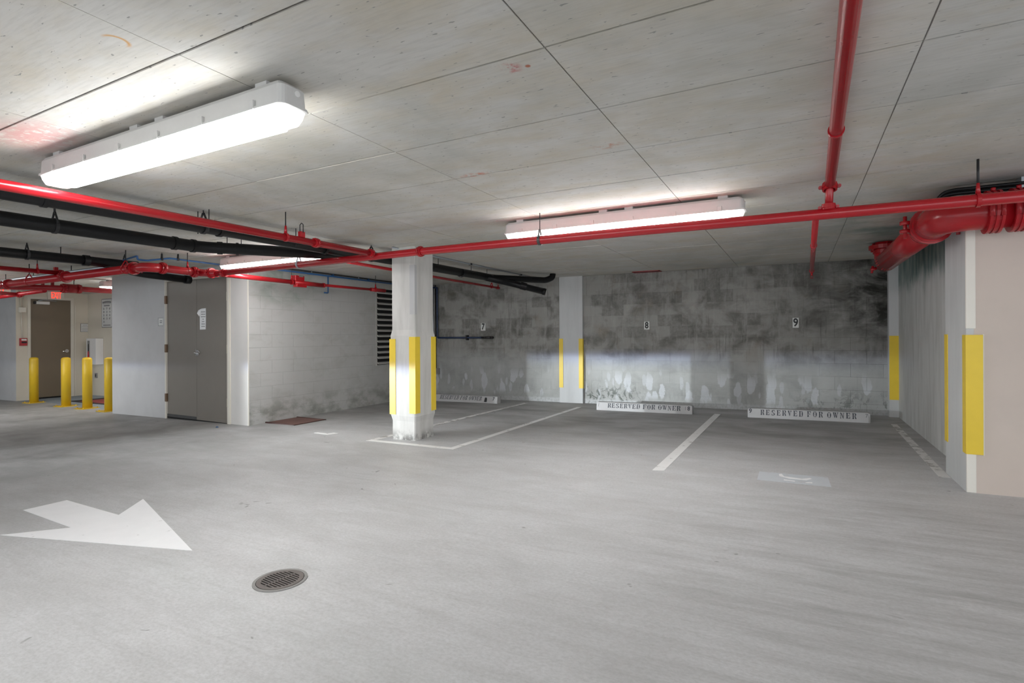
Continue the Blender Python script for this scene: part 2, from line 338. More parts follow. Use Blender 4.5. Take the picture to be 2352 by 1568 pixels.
# ---------------------------------------------------------------- helpers: meshes and things
def link(o, parent=None):
    C.objects.link(o)
    if parent is not None:
        inv = o.matrix_parent_inverse.copy(); o.parent = parent; o.matrix_parent_inverse = inv
    return o
def build(name, bm, mat, parent=None, smooth=False):
    me = bpy.data.meshes.new(name); bmesh.ops.recalc_face_normals(bm, faces=bm.faces[:]); bm.to_mesh(me); bm.free()
    me.materials.append(MATS[mat]); o = bpy.data.objects.new(name, me)
    if smooth:
        for p in me.polygons: p.use_smooth = True
    if parent is not None:
        # meshes are written in world space; parts hang under their thing
        o.matrix_parent_inverse = Matrix.Translation(-wloc(parent))
    return link(o, parent)
def wloc(o):
    v = Vector(o.location)
    while o.parent is not None:
        v = v + (o.matrix_parent_inverse.translation) + Vector((0, 0, 0)); o = o.parent; v = v + Vector(o.location)
    return v
def thing(name, label, cat, loc=(0, 0, 0), group=None):
    o = bpy.data.objects.new(name, None); o.empty_display_size = 0.05; link(o); o.location = loc
    return tag(o, label, cat, group)
def tag(o, label, cat, group=None):
    o['label'] = label; o['category'] = cat
    if group: o['group'] = group
    return o
def struct(o, label=None):
    o['kind'] = 'structure'
    if label: o['label'] = label
    return o
def bm_box(bm, x0, x1, y0, y1, z0, z1, bev=0.0):
    v = [bm.verts.new(p) for p in ((x0, y0, z0), (x1, y0, z0), (x1, y1, z0), (x0, y1, z0), (x0, y0, z1), (x1, y0, z1), (x1, y1, z1), (x0, y1, z1))]
    f = [bm.faces.new([v[i] for i in q]) for q in ((3, 2, 1, 0), (4, 5, 6, 7), (0, 1, 5, 4), (1, 2, 6, 5), (2, 3, 7, 6), (3, 0, 4, 7))]
    if bev > 0:
        es = list({e for ff in f for e in ff.edges})
        bmesh.ops.bevel(bm, geom=es, offset=bev, segments=2, affect='EDGES', profile=0.5)
def box(name, x0, x1, y0, y1, z0, z1, mat, parent=None, bev=0.0):
    bm = bmesh.new(); bm_box(bm, min(x0, x1), max(x0, x1), min(y0, y1), max(y0, y1), min(z0, z1), max(z0, z1), bev); return build(name, bm, mat, parent)
def bm_prism(bm, pts, d):
    """closed polygon pts (world Vectors) extruded by vector d"""
    d = Vector(d); a = [bm.verts.new(p) for p in pts]; b = [bm.verts.new(Vector(p) + d) for p in pts]; n = len(a)
    bm.faces.new(a[::-1]); bm.faces.new(b)
    for i in range(n): bm.faces.new((a[i], a[(i + 1) % n], b[(i + 1) % n], b[i]))
def smooth_path(pts, rad):
    pts = [Vector(p) for p in pts]
    if rad <= 0 or len(pts) < 3: return pts
    out = [pts[0]]
    for i in range(1, len(pts) - 1):
        p = pts[i]; a = (pts[i - 1] - p); b = (pts[i + 1] - p); r = min(rad, a.length * 0.49, b.length * 0.49)
        a = p + a.normalized() * r; b = p + b.normalized() * r
        for t in range(9):
            t /= 8.0; out.append(a * (1 - t) ** 2 + p * 2 * t * (1 - t) + b * t * t)
    out.append(pts[-1]); return out
def bm_tube(bm, pts, r, seg=16, bend=0.0, caps=True):
    pts = smooth_path(pts, bend); rings = []; nrm = None
    rr = r if isinstance(r, (list, tuple)) else [r] * len(pts)
    for i, p in enumerate(pts):
        if i == 0: t = pts[1] - p
        elif i == len(pts) - 1: t = p - pts[i - 1]
        else: t = (pts[i + 1] - p).normalized() + (p - pts[i - 1]).normalized()
        t.normalize()
        if nrm is None: nrm = t.orthogonal().normalized()
        nrm = (nrm - t * nrm.dot(t)).normalized(); bi = t.cross(nrm)
        rings.append([bm.verts.new(p + (nrm * math.cos(2 * PI * j / seg) + bi * math.sin(2 * PI * j / seg)) * rr[i]) for j in range(seg)])
    for a, b in zip(rings, rings[1:]):
        for j in range(seg):
            f = bm.faces.new((a[j], a[(j + 1) % seg], b[(j + 1) % seg], b[j])); f.smooth = True
    if caps: bm.faces.new(rings[0][::-1]); bm.faces.new(rings[-1])
def tube(name, pts, r, mat, parent=None, seg=16, bend=0.0):
    bm = bmesh.new(); bm_tube(bm, pts, r, seg, bend); return build(name, bm, mat, parent)
def bm_ring(bm, c, axis, R, r, half, seg=20):
    """band of inner radius r, outer R, half-width half round axis"""
    c = Vector(c); t = Vector(axis).normalized(); n = t.orthogonal().normalized(); b = t.cross(n); prof = ((r, -half), (R, -half), (R, half), (r, half)); rows = []
    for j in range(seg):
        d = n * math.cos(2 * PI * j / seg) + b * math.sin(2 * PI * j / seg); rows.append([bm.verts.new(c + d * q[0] + t * q[1]) for q in prof])
    for j in range(seg):
        A = rows[j]; B = rows[(j + 1) % seg]
        for i in range(4): bm.faces.new((A[i], A[(i + 1) % 4], B[(i + 1) % 4], B[i]))
def coupling(parent, c, axis, r, lug='Z', mat='red_pipe', w=None):
    c = Vector(c); t = Vector(axis).normalized(); w = w or r * 0.9; bm = bmesh.new()
    bm_ring(bm, c, t, r * 1.30, r * 0.98, w * 0.5); bm_ring(bm, c, t, r * 1.42, r * 1.0, w * 0.22)
    up = Vector((0, 0, 1)) if lug == 'Z' else Vector(lug); side = t.cross(up).normalized()
    for s in (-1, 1):
        q = c + side * s * r * 1.62
        for h in (-1, 1):
            p = q + up * h * r * 0.32
            bm_tube(bm, [p - up * r * 0.14, p + up * r * 0.14], r * 0.36, 8)
        bm_tube(bm, [q - up * r * 0.85, q + up * r * 0.85], r * 0.13, 8)
    return build('coupling', bm, mat, parent)
def hanger(parent, c, axis, r, top=None, mat='red_pipe', rod='black_steel', style='ring', rr=0.005):
    """rod from the slab, clevis or band round the pipe"""
    c = Vector(c); top = CEIL if top is None else top
    t = Vector(axis).normalized(); side = t.cross(Vector((0, 0, 1))).normalized()
    bm = bmesh.new(); apex = c + Vector((0, 0, r + 0.055))
    if style == 'ring':
        bm_ring(bm, c, t, r * 1.0 + 0.006, r * 0.99, 0.010)
        bm_tube(bm, [c + Vector((0, 0, r)), apex + Vector((0, 0, 0.012))], [0.014, 0.008], 8)
    else:
        bm_ring(bm, c, t, r + 0.006, r * 0.99, 0.012)
        for s in (-1, 1):
            a = c + side * s * (r + 0.004) + Vector((0, 0, r * 0.3)); b = apex + side * s * 0.006
            bm_tube(bm, [a, b], 0.008, 6)
    hg = build('hanger', bm, mat, parent)
    tube('hanger_rod', [apex, (c.x, c.y, top)], rr, rod, hg, 8)
def sprinkler(parent, c, mat='red_pipe', up=True):
    c = Vector(c); s = 1 if up else -1; bm = bmesh.new()
    bm_tube(bm, [c, c + Vector((0, 0, 0.035 * s))], [0.012, 0.009], 8)
    for a in (-1, 1): bm_tube(bm, [c + Vector((0.011 * a, 0, 0.03 * s)), c + Vector((0.013 * a, 0, 0.05 * s)), c + Vector((0.002 * a, 0, 0.066 * s))], 0.0025, 6)
    bm_tube(bm, [c + Vector((0, 0, 0.066 * s)), c + Vector((0, 0, 0.069 * s))], 0.017, 12)
    build('sprinkler_head', bm, mat, parent)
def text_mesh(name, s, size, mat, mtx, parent=None, sx=1.0, bold=0.0, depth=0.0008):
    cu = bpy.data.curves.new(name, 'FONT'); cu.body = s; cu.size = size; cu.align_x = 'CENTER'; cu.align_y = 'CENTER'; cu.extrude = depth; cu.offset = bold; cu.resolution_u = 3
    tmp = bpy.data.objects.new(name, cu); C.objects.link(tmp); dg = bpy.context.evaluated_depsgraph_get()
    me = bpy.data.meshes.new_from_object(tmp.evaluated_get(dg)); bpy.data.objects.remove(tmp); bpy.data.curves.remove(cu)
    me.transform(mtx @ Matrix.Diagonal((sx, 1, 1, 1))); me.materials.clear(); me.materials.append(MATS[mat])
    o = bpy.data.objects.new(name, me)
    if parent is not None: o.matrix_parent_inverse = Matrix.Translation(-wloc(parent))
    return link(o, parent)
def frame_mtx(origin, right, up):
    r = Vector(right).normalized(); u = Vector(up).normalized(); n = r.cross(u)
    return Matrix(((r.x, u.x, n.x, origin[0]), (r.y, u.y, n.y, origin[1]), (r.z, u.z, n.z, origin[2]), (0, 0, 0, 1)))

# ================================================================ THE SETTING
BW = 9.08; CMU = -6.95; DW = 5.0; EX = -15.35; RC = 6.70; RW = 1.225
# floor
bm = bmesh.new(); xs = [-18 + i * 1.5 for i in range(17)]
for a, b in zip(xs, xs[1:]):
    v = [bm.verts.new(p) for p in ((a, -6, gz(a)), (b, -6, gz(b)), (b, 9.6, gz(b)), (a, 9.6, gz(a)))]; bm.faces.new(v)
bmesh.ops.remove_doubles(bm, verts=bm.verts[:], dist=1e-4)
ret = bmesh.ops.extrude_face_region(bm, geom=bm.faces[:]); bmesh.ops.translate(bm, verts=[g for g in ret['geom'] if isinstance(g, bmesh.types.BMVert)], vec=(0, 0, -0.25))
floor = struct(build('floor', bm, 'floor_concrete'), 'light grey stained concrete garage floor')
# ceiling slab with formwork panels
ceil_o = struct(box('ceiling', -18, 6, -6, 9.6, CEIL, CEIL + 0.25, 'ceiling_joint'), 'board-formed concrete ceiling slab')
PX, PY, GAP = 1.215, 0.608, 0.0055
bm = bmesh.new(); bm_box(bm, 0, PX - GAP, 0, PY - 0.011, -0.006, 0.0, 0.0); me_panel = bpy.data.meshes.new('panel'); bm.to_mesh(me_panel); bm.free(); me_panel.materials.append(MATS['ceiling_concrete'])
def panel(x, y, sx=1.0, sy=1.0, dz=0.0):
    o = bpy.data.objects.new('panel', me_panel); o.location = (x + GAP / 2, y + GAP / 2, CEIL + dz); o.scale = (sx, sy, 1); link(o, ceil_o)
for i in range(-11, 2):
    for j in range(-1, 13):
        x0 = 0.405 + PX * i; y0 = 1.18 + PY * j
        if x0 + PX > RW + 1.3 or y0 > 9.0: continue
        sy = min(1.0, (BW - y0) / PY)
        panel(x0, y0, 1.0, sy, random.choice((0, 0, 0, -0.0015, -0.001)))
rest = bmesh.new()
for (a, b, c, d) in ((-18, 0.405 - 11 * PX - GAP, -6, 9.2), (0.405 - 11 * PX, 6, -6, 1.18 - PY - GAP), (0.405 + PX + GAP, 6, 1.18 - PY, 9.2)):
    bm_box(rest, a, b, c, d, CEIL - 0.006, CEIL)
build('ceiling_skin', rest, 'ceiling_concrete', ceil_o)

def block_wall(parent, org, along, length, z0, z1, mesh, zj, bh=0.1905, bl=0.391, name='block', hole=None):
    """running-bond blocks along a wall; z joints pass through height zj"""
    n0 = math.floor((z0 - zj) / bh); r = 0
    k = n0
    while zj + k * bh < z1 - 0.01:
        a = max(z0, zj + k * bh); b = min(z1, zj + (k + 1) * bh); off = -bl / 2 if k % 2 else 0.0; s = off
        while s < length - 0.01:
            p = max(0, s); q = min(length, s + bl)
            if hole and a > hole[2] - 0.02 and b < hole[3] + 0.02:
                if p < hole[0] < q: q = hole[0]
                elif p < hole[1] < q: p = hole[1]
                elif p >= hole[0] and q <= hole[1]: p = q
            if q - p > 0.03:
                o = bpy.data.objects.new(name, mesh); o.location = (org[0] + along[0] * p, org[1] + along[1] * p, a)
                o.scale = ((q - p) / bl, 1, (b - a) / bh); o.rotation_euler[2] = math.atan2(along[1], along[0]); link(o, parent)
                # painted-over blocks sit a hair uneven
                o.location.x += -along[1] * random.uniform(-0.0006, 0.0006); o.location.y += along[0] * random.uniform(-0.0006, 0.0006)
            s += bl
        k += 1
def block_mesh(mat, j=0.005, d=0.007, bl=0.391, bh=0.1905):
    bm = bmesh.new(); x0, x1, z0, z1 = j / 2, bl - j / 2, j / 2, bh - j / 2; e = 0.0016
    fr = [bm.verts.new(p) for p in ((x0 + e, 0, z0 + e), (x1 - e, 0, z0 + e), (x1 - e, 0, z1 - e), (x0 + e, 0, z1 - e))]
    bk = [bm.verts.new(p) for p in ((x0, 0.0011, z0), (x1, 0.0011, z0), (x1, 0.0011, z1), (x0, 0.0011, z1))]
    b2 = [bm.verts.new(p) for p in ((x0, d + .004, z0), (x1, d + .004, z0), (x1, d + .004, z1), (x0, d + .004, z1))]
    bm.faces.new(fr)
    for A, B in ((fr, bk), (bk, b2)):
        for i in range(4): bm.faces.new((B[i], B[(i + 1) % 4], A[(i + 1) % 4], A[i]))
    bmesh.ops.recalc_face_normals(bm, faces=bm.faces[:])
    me = bpy.data.meshes.new('block'); bm.to_mesh(me); bm.free(); me.materials.append(MATS[mat]); return me
# back wall
wall_back = struct(box('wall_back', CMU - 0.2, RW + 0.2, BW + 0.0016, BW + 0.25, -0.35, CEIL, 'back_mortar'), 'stained grey concrete-block back wall behind the parking bays')
block_wall(wall_back, (CMU, BW), (1, 0), RW - CMU, -0.13, CEIL - 0.006, block_mesh('back_block', 0.002), zr(-0.056))
# block side wall with the louvre
LY0, LY1, LZ0, LZ1 = 7.67, 8.86, zr(-0.55), zr(0.88)
wall_left = struct(box('wall_left', CMU - 0.25, CMU - 0.0022, DW + 0.002, BW, -0.35, CEIL, 'left_mortar'), 'painted grey concrete-block wall right of the double door')
block_wall(wall_left, (CMU, DW + 0.002), (0, 1), BW - DW, -0.13, CEIL - 0.006, block_mesh('left_block', 0.003), zr(-0.55), hole=(LY0 - DW - 0.03, LY1 - DW + 0.03, LZ0 - 0.01, zr(-0.55) + 8 * 0.1905 - 0.01))
for o in [c for c in wall_left.children]:   # blocks face +x
    o.rotation_euler[2] = PI / 2
# wall with the double door, and its return to the recess
DX0, DX1, DZ = -8.98, -7.40, zr(0.89)
bm = bmesh.new()
bm_box(bm, -10.62, DX0, DW, DW + 0.2, -0.4, CEIL); bm_box(bm, DX0, DX1, DW, DW + 0.2, DZ, CEIL); bm_box(bm, -10.62, -10.42, DW + 0.2, RC + 0.2, -0.4, CEIL)
wlf = struct(build('wall_left_front', bm, 'grey_stucco'), 'smooth grey stucco wall around the double door')
bm = bmesh.new(); bm_box(bm, DX1, CMU - 0.012, DW, DW + 0.2, -0.4, CEIL, 0.0)
struct(build('trim_1', bm, 'pale_stucco'), 'pale stucco strip between door frame and block wall')
bm = bmesh.new(); bm_box(bm, CMU - 0.016, CMU + 0.001, DW - 0.002, DW + 0.012, -0.14, CEIL, 0.0)
struct(build('trim_2', bm, 'cream_bead'), 'pale corner bead at the block wall')
# recess with the exit door
E0, E1, EZ = 5.585, 6.355, zr(0.875)
bm = bmesh.new(); bm_box(bm, EX - 0.2, EX, 5.332, E0, -0.5, CEIL); bm_box(bm, EX - 0.2, EX, E1, RC + 0.2, -0.5, CEIL); bm_box(bm, EX - 0.2, EX, E0, E1, EZ, CEIL)
struct(build('wall_exit', bm, 'beige_wall'), 'beige wall with the brown exit door')
struct(box('wall_recess', EX, -10.42, RC, RC + 0.2, -0.5, CEIL, 'beige_wall'), 'beige recess wall behind the yellow bollards')
struct(box('wall_far_left', -18, EX - 0.001, 5.33, 5.53, -0.5, CEIL, 'grey_stucco'), 'grey stucco wall at the far left edge')
struct(box('wall_end_left', -18.2, -18, -6, 5.5, -0.5, CEIL, 'grey_stucco'), 'grey stucco end wall out of view to the left')
# right side: poured wall, pier and cream wall
struct(box('wall_right', RW, RW + 0.25, 5.2, BW + 0.2, -0.2, CEIL, 'right_concrete'), 'poured grey concrete wall with vertical streaks beside bay nine')
struct(box('wall_right_front', 1.125, 6.0, 4.97, 5.17, -0.2, CEIL, 'cream_stucco'), 'pinkish cream stucco wall at the right edge')

# ---------------------------------------------------------------- columns and corner guards
def guard_bm(cx, cy, sx, sy, z0, z1, leg=0.085, t=0.006, bev=0.0, lx=None):
    """angle guard: corner at (cx,cy); legs run sx along x and sy along y; sits outside the corner"""
    bm = bmesh.new(); lx = lx or leg
    bm_box(bm, *sorted((cx - sx * t, cx + sx * lx)), *sorted((cy, cy - sy * t)), z0, z1)
    bm_box(bm, *sorted((cx, cx - sx * t)), *sorted((cy, cy + sy * leg)), z0, z1)
    return bm
def guard(parent, *a, **k): return build('corner_guard', guard_bm(*a, **k), 'yellow_guard', parent)
CX0, CX1, CY0, CY1 = -4.305, -3.955, 5.005, 5.37
t = thing('concrete_column', 'freestanding square concrete column with yellow corner guards beside bay seven', 'column', (-4.13, 5.19, gz(-4.13)))
bm = bmesh.new(); prof = [(-0.12, 0), (0.235 - 0.08, 0), (0.30 - 0.08, 0.014), (1.17, 0.014), (1.24, 0.0), (CEIL, 0.0)]; rings = []; ch = 0.012
for z, e in prof:
    a, b, c, d = CX0 - e, CX1 + e, CY0 - e, CY1 + e
    rings.append([bm.verts.new((x, y, z)) for x, y in ((a + ch, c), (b - ch, c), (b, c + ch), (b, d - ch), (b - ch, d), (a + ch, d), (a, d - ch), (a, c + ch))])
for A, B in zip(rings, rings[1:]):
    for i in range(8): bm.faces.new((A[i], A[(i + 1) % 8], B[(i + 1) % 8], B[i]))
bm.faces.new(rings[0][::-1]); bm.faces.new(rings[-1])
build('shaft', bm, 'column_concrete', t)
box('corner_patch', CX1 - 0.075, CX1 + 0.0015, CY0 - 0.0015, CY0 + 0.04, 1.42, 2.0, 'stop_concrete', t)
e = 0.014
for cx, cy, sx, sy, dz in ((CX0 - e, CY0 - e, 1, 1, -0.025), (CX1 + e, CY0 - e, -1, 1, 0), (CX1 + e, CY1 + e, -1, -1, 0.0), (CX0 - e, CY1 + e, 1, -1, 0)):
    guard(t, cx, cy, sx, sy, 0.255 + dz, 1.155 + dz)
# engaged column on the back wall
t = thing('wall_column', 'engaged concrete column on back wall between bays seven and eight', 'column', (-3.6, 9.04, gz(-3.6)))
box('shaft', -3.83, -3.385, BW - 0.045, BW + 0.02, -0.12, CEIL, 'pier_concrete', t)
for cx, sx in ((-3.83, 1), (-3.385, -1)): guard(t, cx, BW - 0.045, sx, 1, zr(-0.96), zr(-0.072), leg=0.045, lx=0.07)
t = thing('wall_column', 'narrow concrete corner column with yellow guard right of bay nine', 'column', (1.17, 8.95, gz(1.17)))
box('shaft', 1.115, RW + 0.02, 8.95, BW + 0.02, -0.05, CEIL, 'pier_concrete', t)
build('corner_guard', guard_bm(1.125, 8.95, 1, 1, zr(-0.915), zr(-0.036), leg=0.1, lx=0.1), 'yellow_guard', t)
# pier at the right
t = thing('wall_pier', 'concrete pier with two yellow guards at end of cream wall', 'pier', (1.15, 5.28, gz(1.1)))
box('shaft', 1.08, RW + 0.02, 4.972, 5.585, -0.05, CEIL, 'pier_concrete', t)
box('corner_bead', 1.0795, 1.135, 4.966, 4.985, gz(1.1), zr(-0.87), 'cream_bead', t, 0.006); box('corner_bead', 1.0785, 1.135, 4.966, 4.985, zr(0.03), CEIL, 'cream_bead', t, 0.006)
guard(t, 1.08, 4.964, 1, 1, zr(-0.875), zr(-0.015), leg=0.085, lx=0.092)
guard(t, 1.08, 5.587, 1, -1, zr(-0.885), zr(-0.012), leg=0.085, lx=0.06)
box('caulk_line', 1.173, 1.180, 4.966, 4.971, zr(-0.88), zr(-0.01), 'cream_bead', t)

# ---------------------------------------------------------------- doors
d1 = struct(bpy.data.objects.new('door_1', None), 'taupe steel double door with lever handle and paper notice'); link(d1); d1.location = (-8.19, DW, gz(-8.2))
db = gz(-8.2) + 0.008; mid = -8.19
bm = bmesh.new(); fw = 0.05
bm_box(bm, DX0 - 0.02, DX0 + 0.012, DW - 0.012, DW + 0.1, gz(DX0) - 0.01, DZ + 0.03); bm_box(bm, DX1 - 0.012, DX1 + 0.055, DW - 0.016, DW + 0.1, gz(DX1) - 0.01, DZ + 0.03)
bm_box(bm, DX0 - 0.02, DX1 + 0.055, DW - 0.014, DW + 0.1, DZ - 0.008, DZ + 0.05); build('door_frame', bm, 'frame_cream', d1)
bm = bmesh.new(); bm_box(bm, DX1 + 0.026, DX1 + 0.040, DW - 0.019, DW - 0.010, gz(DX1), DZ + 0.02); build('frame_stop', bm, 'cream_bead', d1)
for s, x0, x1 in ((-1, DX0 + 0.012, mid - 0.003), (1, mid + 0.003, DX1 - 0.012)):
    lf = box('door_leaf', x0, x1, DW + 0.012, DW + 0.055, db + 0.02, DZ - 0.01, 'door_taupe', d1, 0.003)
    box('door_sweep', x0, x1, DW + 0.006, DW + 0.014, db + 0.012, db + 0.055, 'dark_steel' if s < 0 else 'door_taupe', lf)
    hx = x0 if s < 0 else x1
    for hz in (zr(-0.98), zr(-0.19), zr(0.59)):
        box('hinge', hx - 0.028 if s < 0 else hx - 0.004, hx + 0.012 if s < 0 else hx + 0.016, DW - 0.02, DW + 0.012, hz - 0.065, hz + 0.065, 'hinge_bronze' if s < 0 else 'hinge_cream', lf, 0.004)
    if s > 0:
        hz = zr(-0.25); hx2 = mid + 0.045
        bm = bmesh.new(); bm_tube(bm, [(hx2, DW + 0.013, hz), (hx2, DW - 0.004, hz)], 0.040, 20); bm_tube(bm, [(hx2, DW, hz), (hx2, DW - 0.055, hz), (hx2 + 0.12, DW - 0.055, hz - 0.005)], 0.013, 10, 0.02)
        build('lever_handle', bm, 'chrome', lf)
        box('strike_plate', mid - 0.012, mid + 0.004, DW + 0.004, DW + 0.012, hz - 0.05, hz + 0.05, 'chrome', lf)
box('threshold_gap', DX0, DX1, DW + 0.005, DW + 0.08, db - 0.012, db + 0.012, 'void_black', d1)
# notice taped to the right leaf
n0x, n1x, nz0, nz1 = -8.10, -7.955, zr(0.105), zr(0.43)
t = thing('paper_notice', 'white paper notice with curled corner taped to double door', 'paper', (-8.03, DW + 0.006, nz0))
bm = bmesh.new(); yy = DW + 0.0085
pts = [(n0x, yy, nz0), (n1x, yy, nz0 + 0.002), (n1x + 0.006, yy, nz0 + 0.18), (n1x + 0.004, yy, nz1), (n0x + 0.05, yy, nz1 - 0.004), (n0x + 0.012, yy, nz1 - 0.02), (n0x - 0.002, yy, nz1 - 0.125)]
bm_prism(bm, pts, (0, 0.0012, 0)); build('sheet', bm, 'paper', t)
bm = bmesh.new(); bm_prism(bm, [(n0x + 0.04, yy - 0.001, nz1 - 0.006), (n0x - 0.015, yy - 0.012, nz1 - 0.028), (n0x - 0.034, yy - 0.022, nz1 - 0.075), (n0x - 0.004, yy - 0.004, nz1 - 0.125), (n0x + 0.012, yy - 0.001, nz1 - 0.07)], (0, -0.001, 0)); build('curled_corner', bm, 'paper', t)
for i in range(7):
    z = nz1 - 0.055 - i * 0.037; w = (0.055, 0.05, 0.056, 0.016, 0.03, 0.042, 0.045)[i]; c = (n0x + n1x) / 2 + 0.012
    b = bmesh.new(); x = c - w
    while x < c + w: q = random.uniform(0.006, 0.016); bm_box(b, x, min(x + q, c + w), yy - 0.0008, yy + 0.0004, z - 0.006, z + 0.006); x += q + 0.004
    build('print_line', b, 'ink_grey', t)
t = thing('wall_sign', 'small square sign with two printed lines left of double door', 'sign', (-9.13, DW, zr(0.17)))
box('plate', -9.19, -9.055, DW - 0.006, DW, zr(0.175), zr(0.305), 'sign_white', t)
bm = bmesh.new(); bm_box(bm, -9.19, -9.055, DW - 0.008, DW - 0.005, zr(0.300), zr(0.306)); bm_box(bm, -9.19, -9.055, DW - 0.008, DW - 0.005, zr(0.174), zr(0.180)); bm_box(bm, -9.192, -9.187, DW - 0.008, DW - 0.005, zr(0.174), zr(0.306)); build('border', bm, 'ink_grey', t)
bm = bmesh.new(); bm_box(bm, -9.145, -9.08, DW - 0.008, DW - 0.005, zr(0.25), zr(0.262)); bm_box(bm, -9.145, -9.085, DW - 0.008, DW - 0.005, zr(0.222), zr(0.236)); build('print_line', bm, 'ink_grey', t)
# exit door
d2 = struct(bpy.data.objects.new('door_2', None), 'brown exit door with closer behind the bollards'); link(d2); d2.location = (EX, 5.97, gz(EX))
eb = gz(EX)
bm = bmesh.new(); bm_box(bm, EX - 0.1, EX + 0.012, E1 - 0.004, E1 + 0.055, eb - 0.01, EZ + 0.05); bm_box(bm, EX - 0.1, EX + 0.012, E0 - 0.05, E0 + 0.004, eb - 0.01, EZ + 0.05); bm_box(bm, EX - 0.1, EX + 0.012, E0, E1, EZ - 0.004, EZ + 0.05)
bm_box(bm, EX - 0.1, EX + 0.006, E1 + 0.075, E1 + 0.095, eb - 0.01, CEIL - 0.3); build('door_frame', bm, 'frame_cream', d2)
lf = box('door_leaf', EX - 0.06, EX - 0.012, E0 + 0.004, E1 - 0.004, eb + 0.035, EZ - 0.006, 'door_brown', d2, 0.003)
box('threshold_gap', EX - 0.08, EX - 0.005, E0 + 0.004, E1 - 0.004, eb - 0.01, eb + 0.034, 'void_black', d2)
box('door_closer', EX - 0.012, EX + 0.05, 5.68, 5.93, zr(0.755), zr(0.822), 'white_enamel', lf, 0.006)
box('closer_cap', EX - 0.012, EX + 0.05, 5.645, 5.68, zr(0.757), zr(0.822), 'black_steel', lf, 0.004)
tube('closer_arm', [(EX + 0.03, 5.72, zr(0.835)), (EX + 0.06, 5.80, zr(0.855)), (EX + 0.03, 6.06, zr(0.84))], 0.011, 'conduit_steel', lf, 8)
bm = bmesh.new(); hz = zr(-0.33); bm_tube(bm, [(EX - 0.013, 6.27, hz), (EX + 0.01, 6.27, hz)], 0.038, 16); bm_tube(bm, [(EX, 6.27, hz), (EX + 0.06, 6.27, hz), (EX + 0.06, 6.16, hz - 0.01)], 0.014, 10, 0.02)
build('lever_handle', bm, 'chrome', lf)

# ---------------------------------------------------------------- louvre in the block wall
t = thing('wall_louver', 'metal slatted ventilation louver in block wall behind the column', 'louver', (CMU, 8.2, LZ0))
bm = bmesh.new()
for a, b, c, d in ((LY0 - 0.03, LY0, LZ0 - 0.02, LZ1 + 0.03), (LY1, LY1 + 0.03, LZ0 - 0.02, LZ1 + 0.03), (LY0 - 0.03, LY1 + 0.03, LZ1, zr(0.974))): bm_box(bm, CMU - 0.012, CMU + 0.006, a, b, c, d)
build('frame', bm, 'louver_paint', t)
box('backing', CMU - 0.006, CMU - 0.0012, LY0 - 0.03, LY1 + 0.03, LZ0 - 0.02, LZ1 + 0.02, 'void_black', t)
nsl = 14; me = None
for i in range(nsl):
    z = LZ0 + (i + 0.32) * (LZ1 - LZ0) / nsl
    if me is None:
        bm = bmesh.new(); bm_prism(bm, [(0.0, 0, 0.0), (0.034, 0, -0.022), (0.036, 0, -0.002), (0.002, 0, 0.020)], (0, LY1 - LY0, 0)); bmesh.ops.recalc_face_normals(bm, faces=bm.faces[:])
        me = bpy.data.meshes.new('slat'); bm.to_mesh(me); bm.free(); me.materials.append(MATS['louver_paint'])
    o = bpy.data.objects.new('slat', me); o.matrix_parent_inverse = Matrix.Translation(-wloc(t)); o.location = (CMU - 0.002, LY0, z); link(o, t)

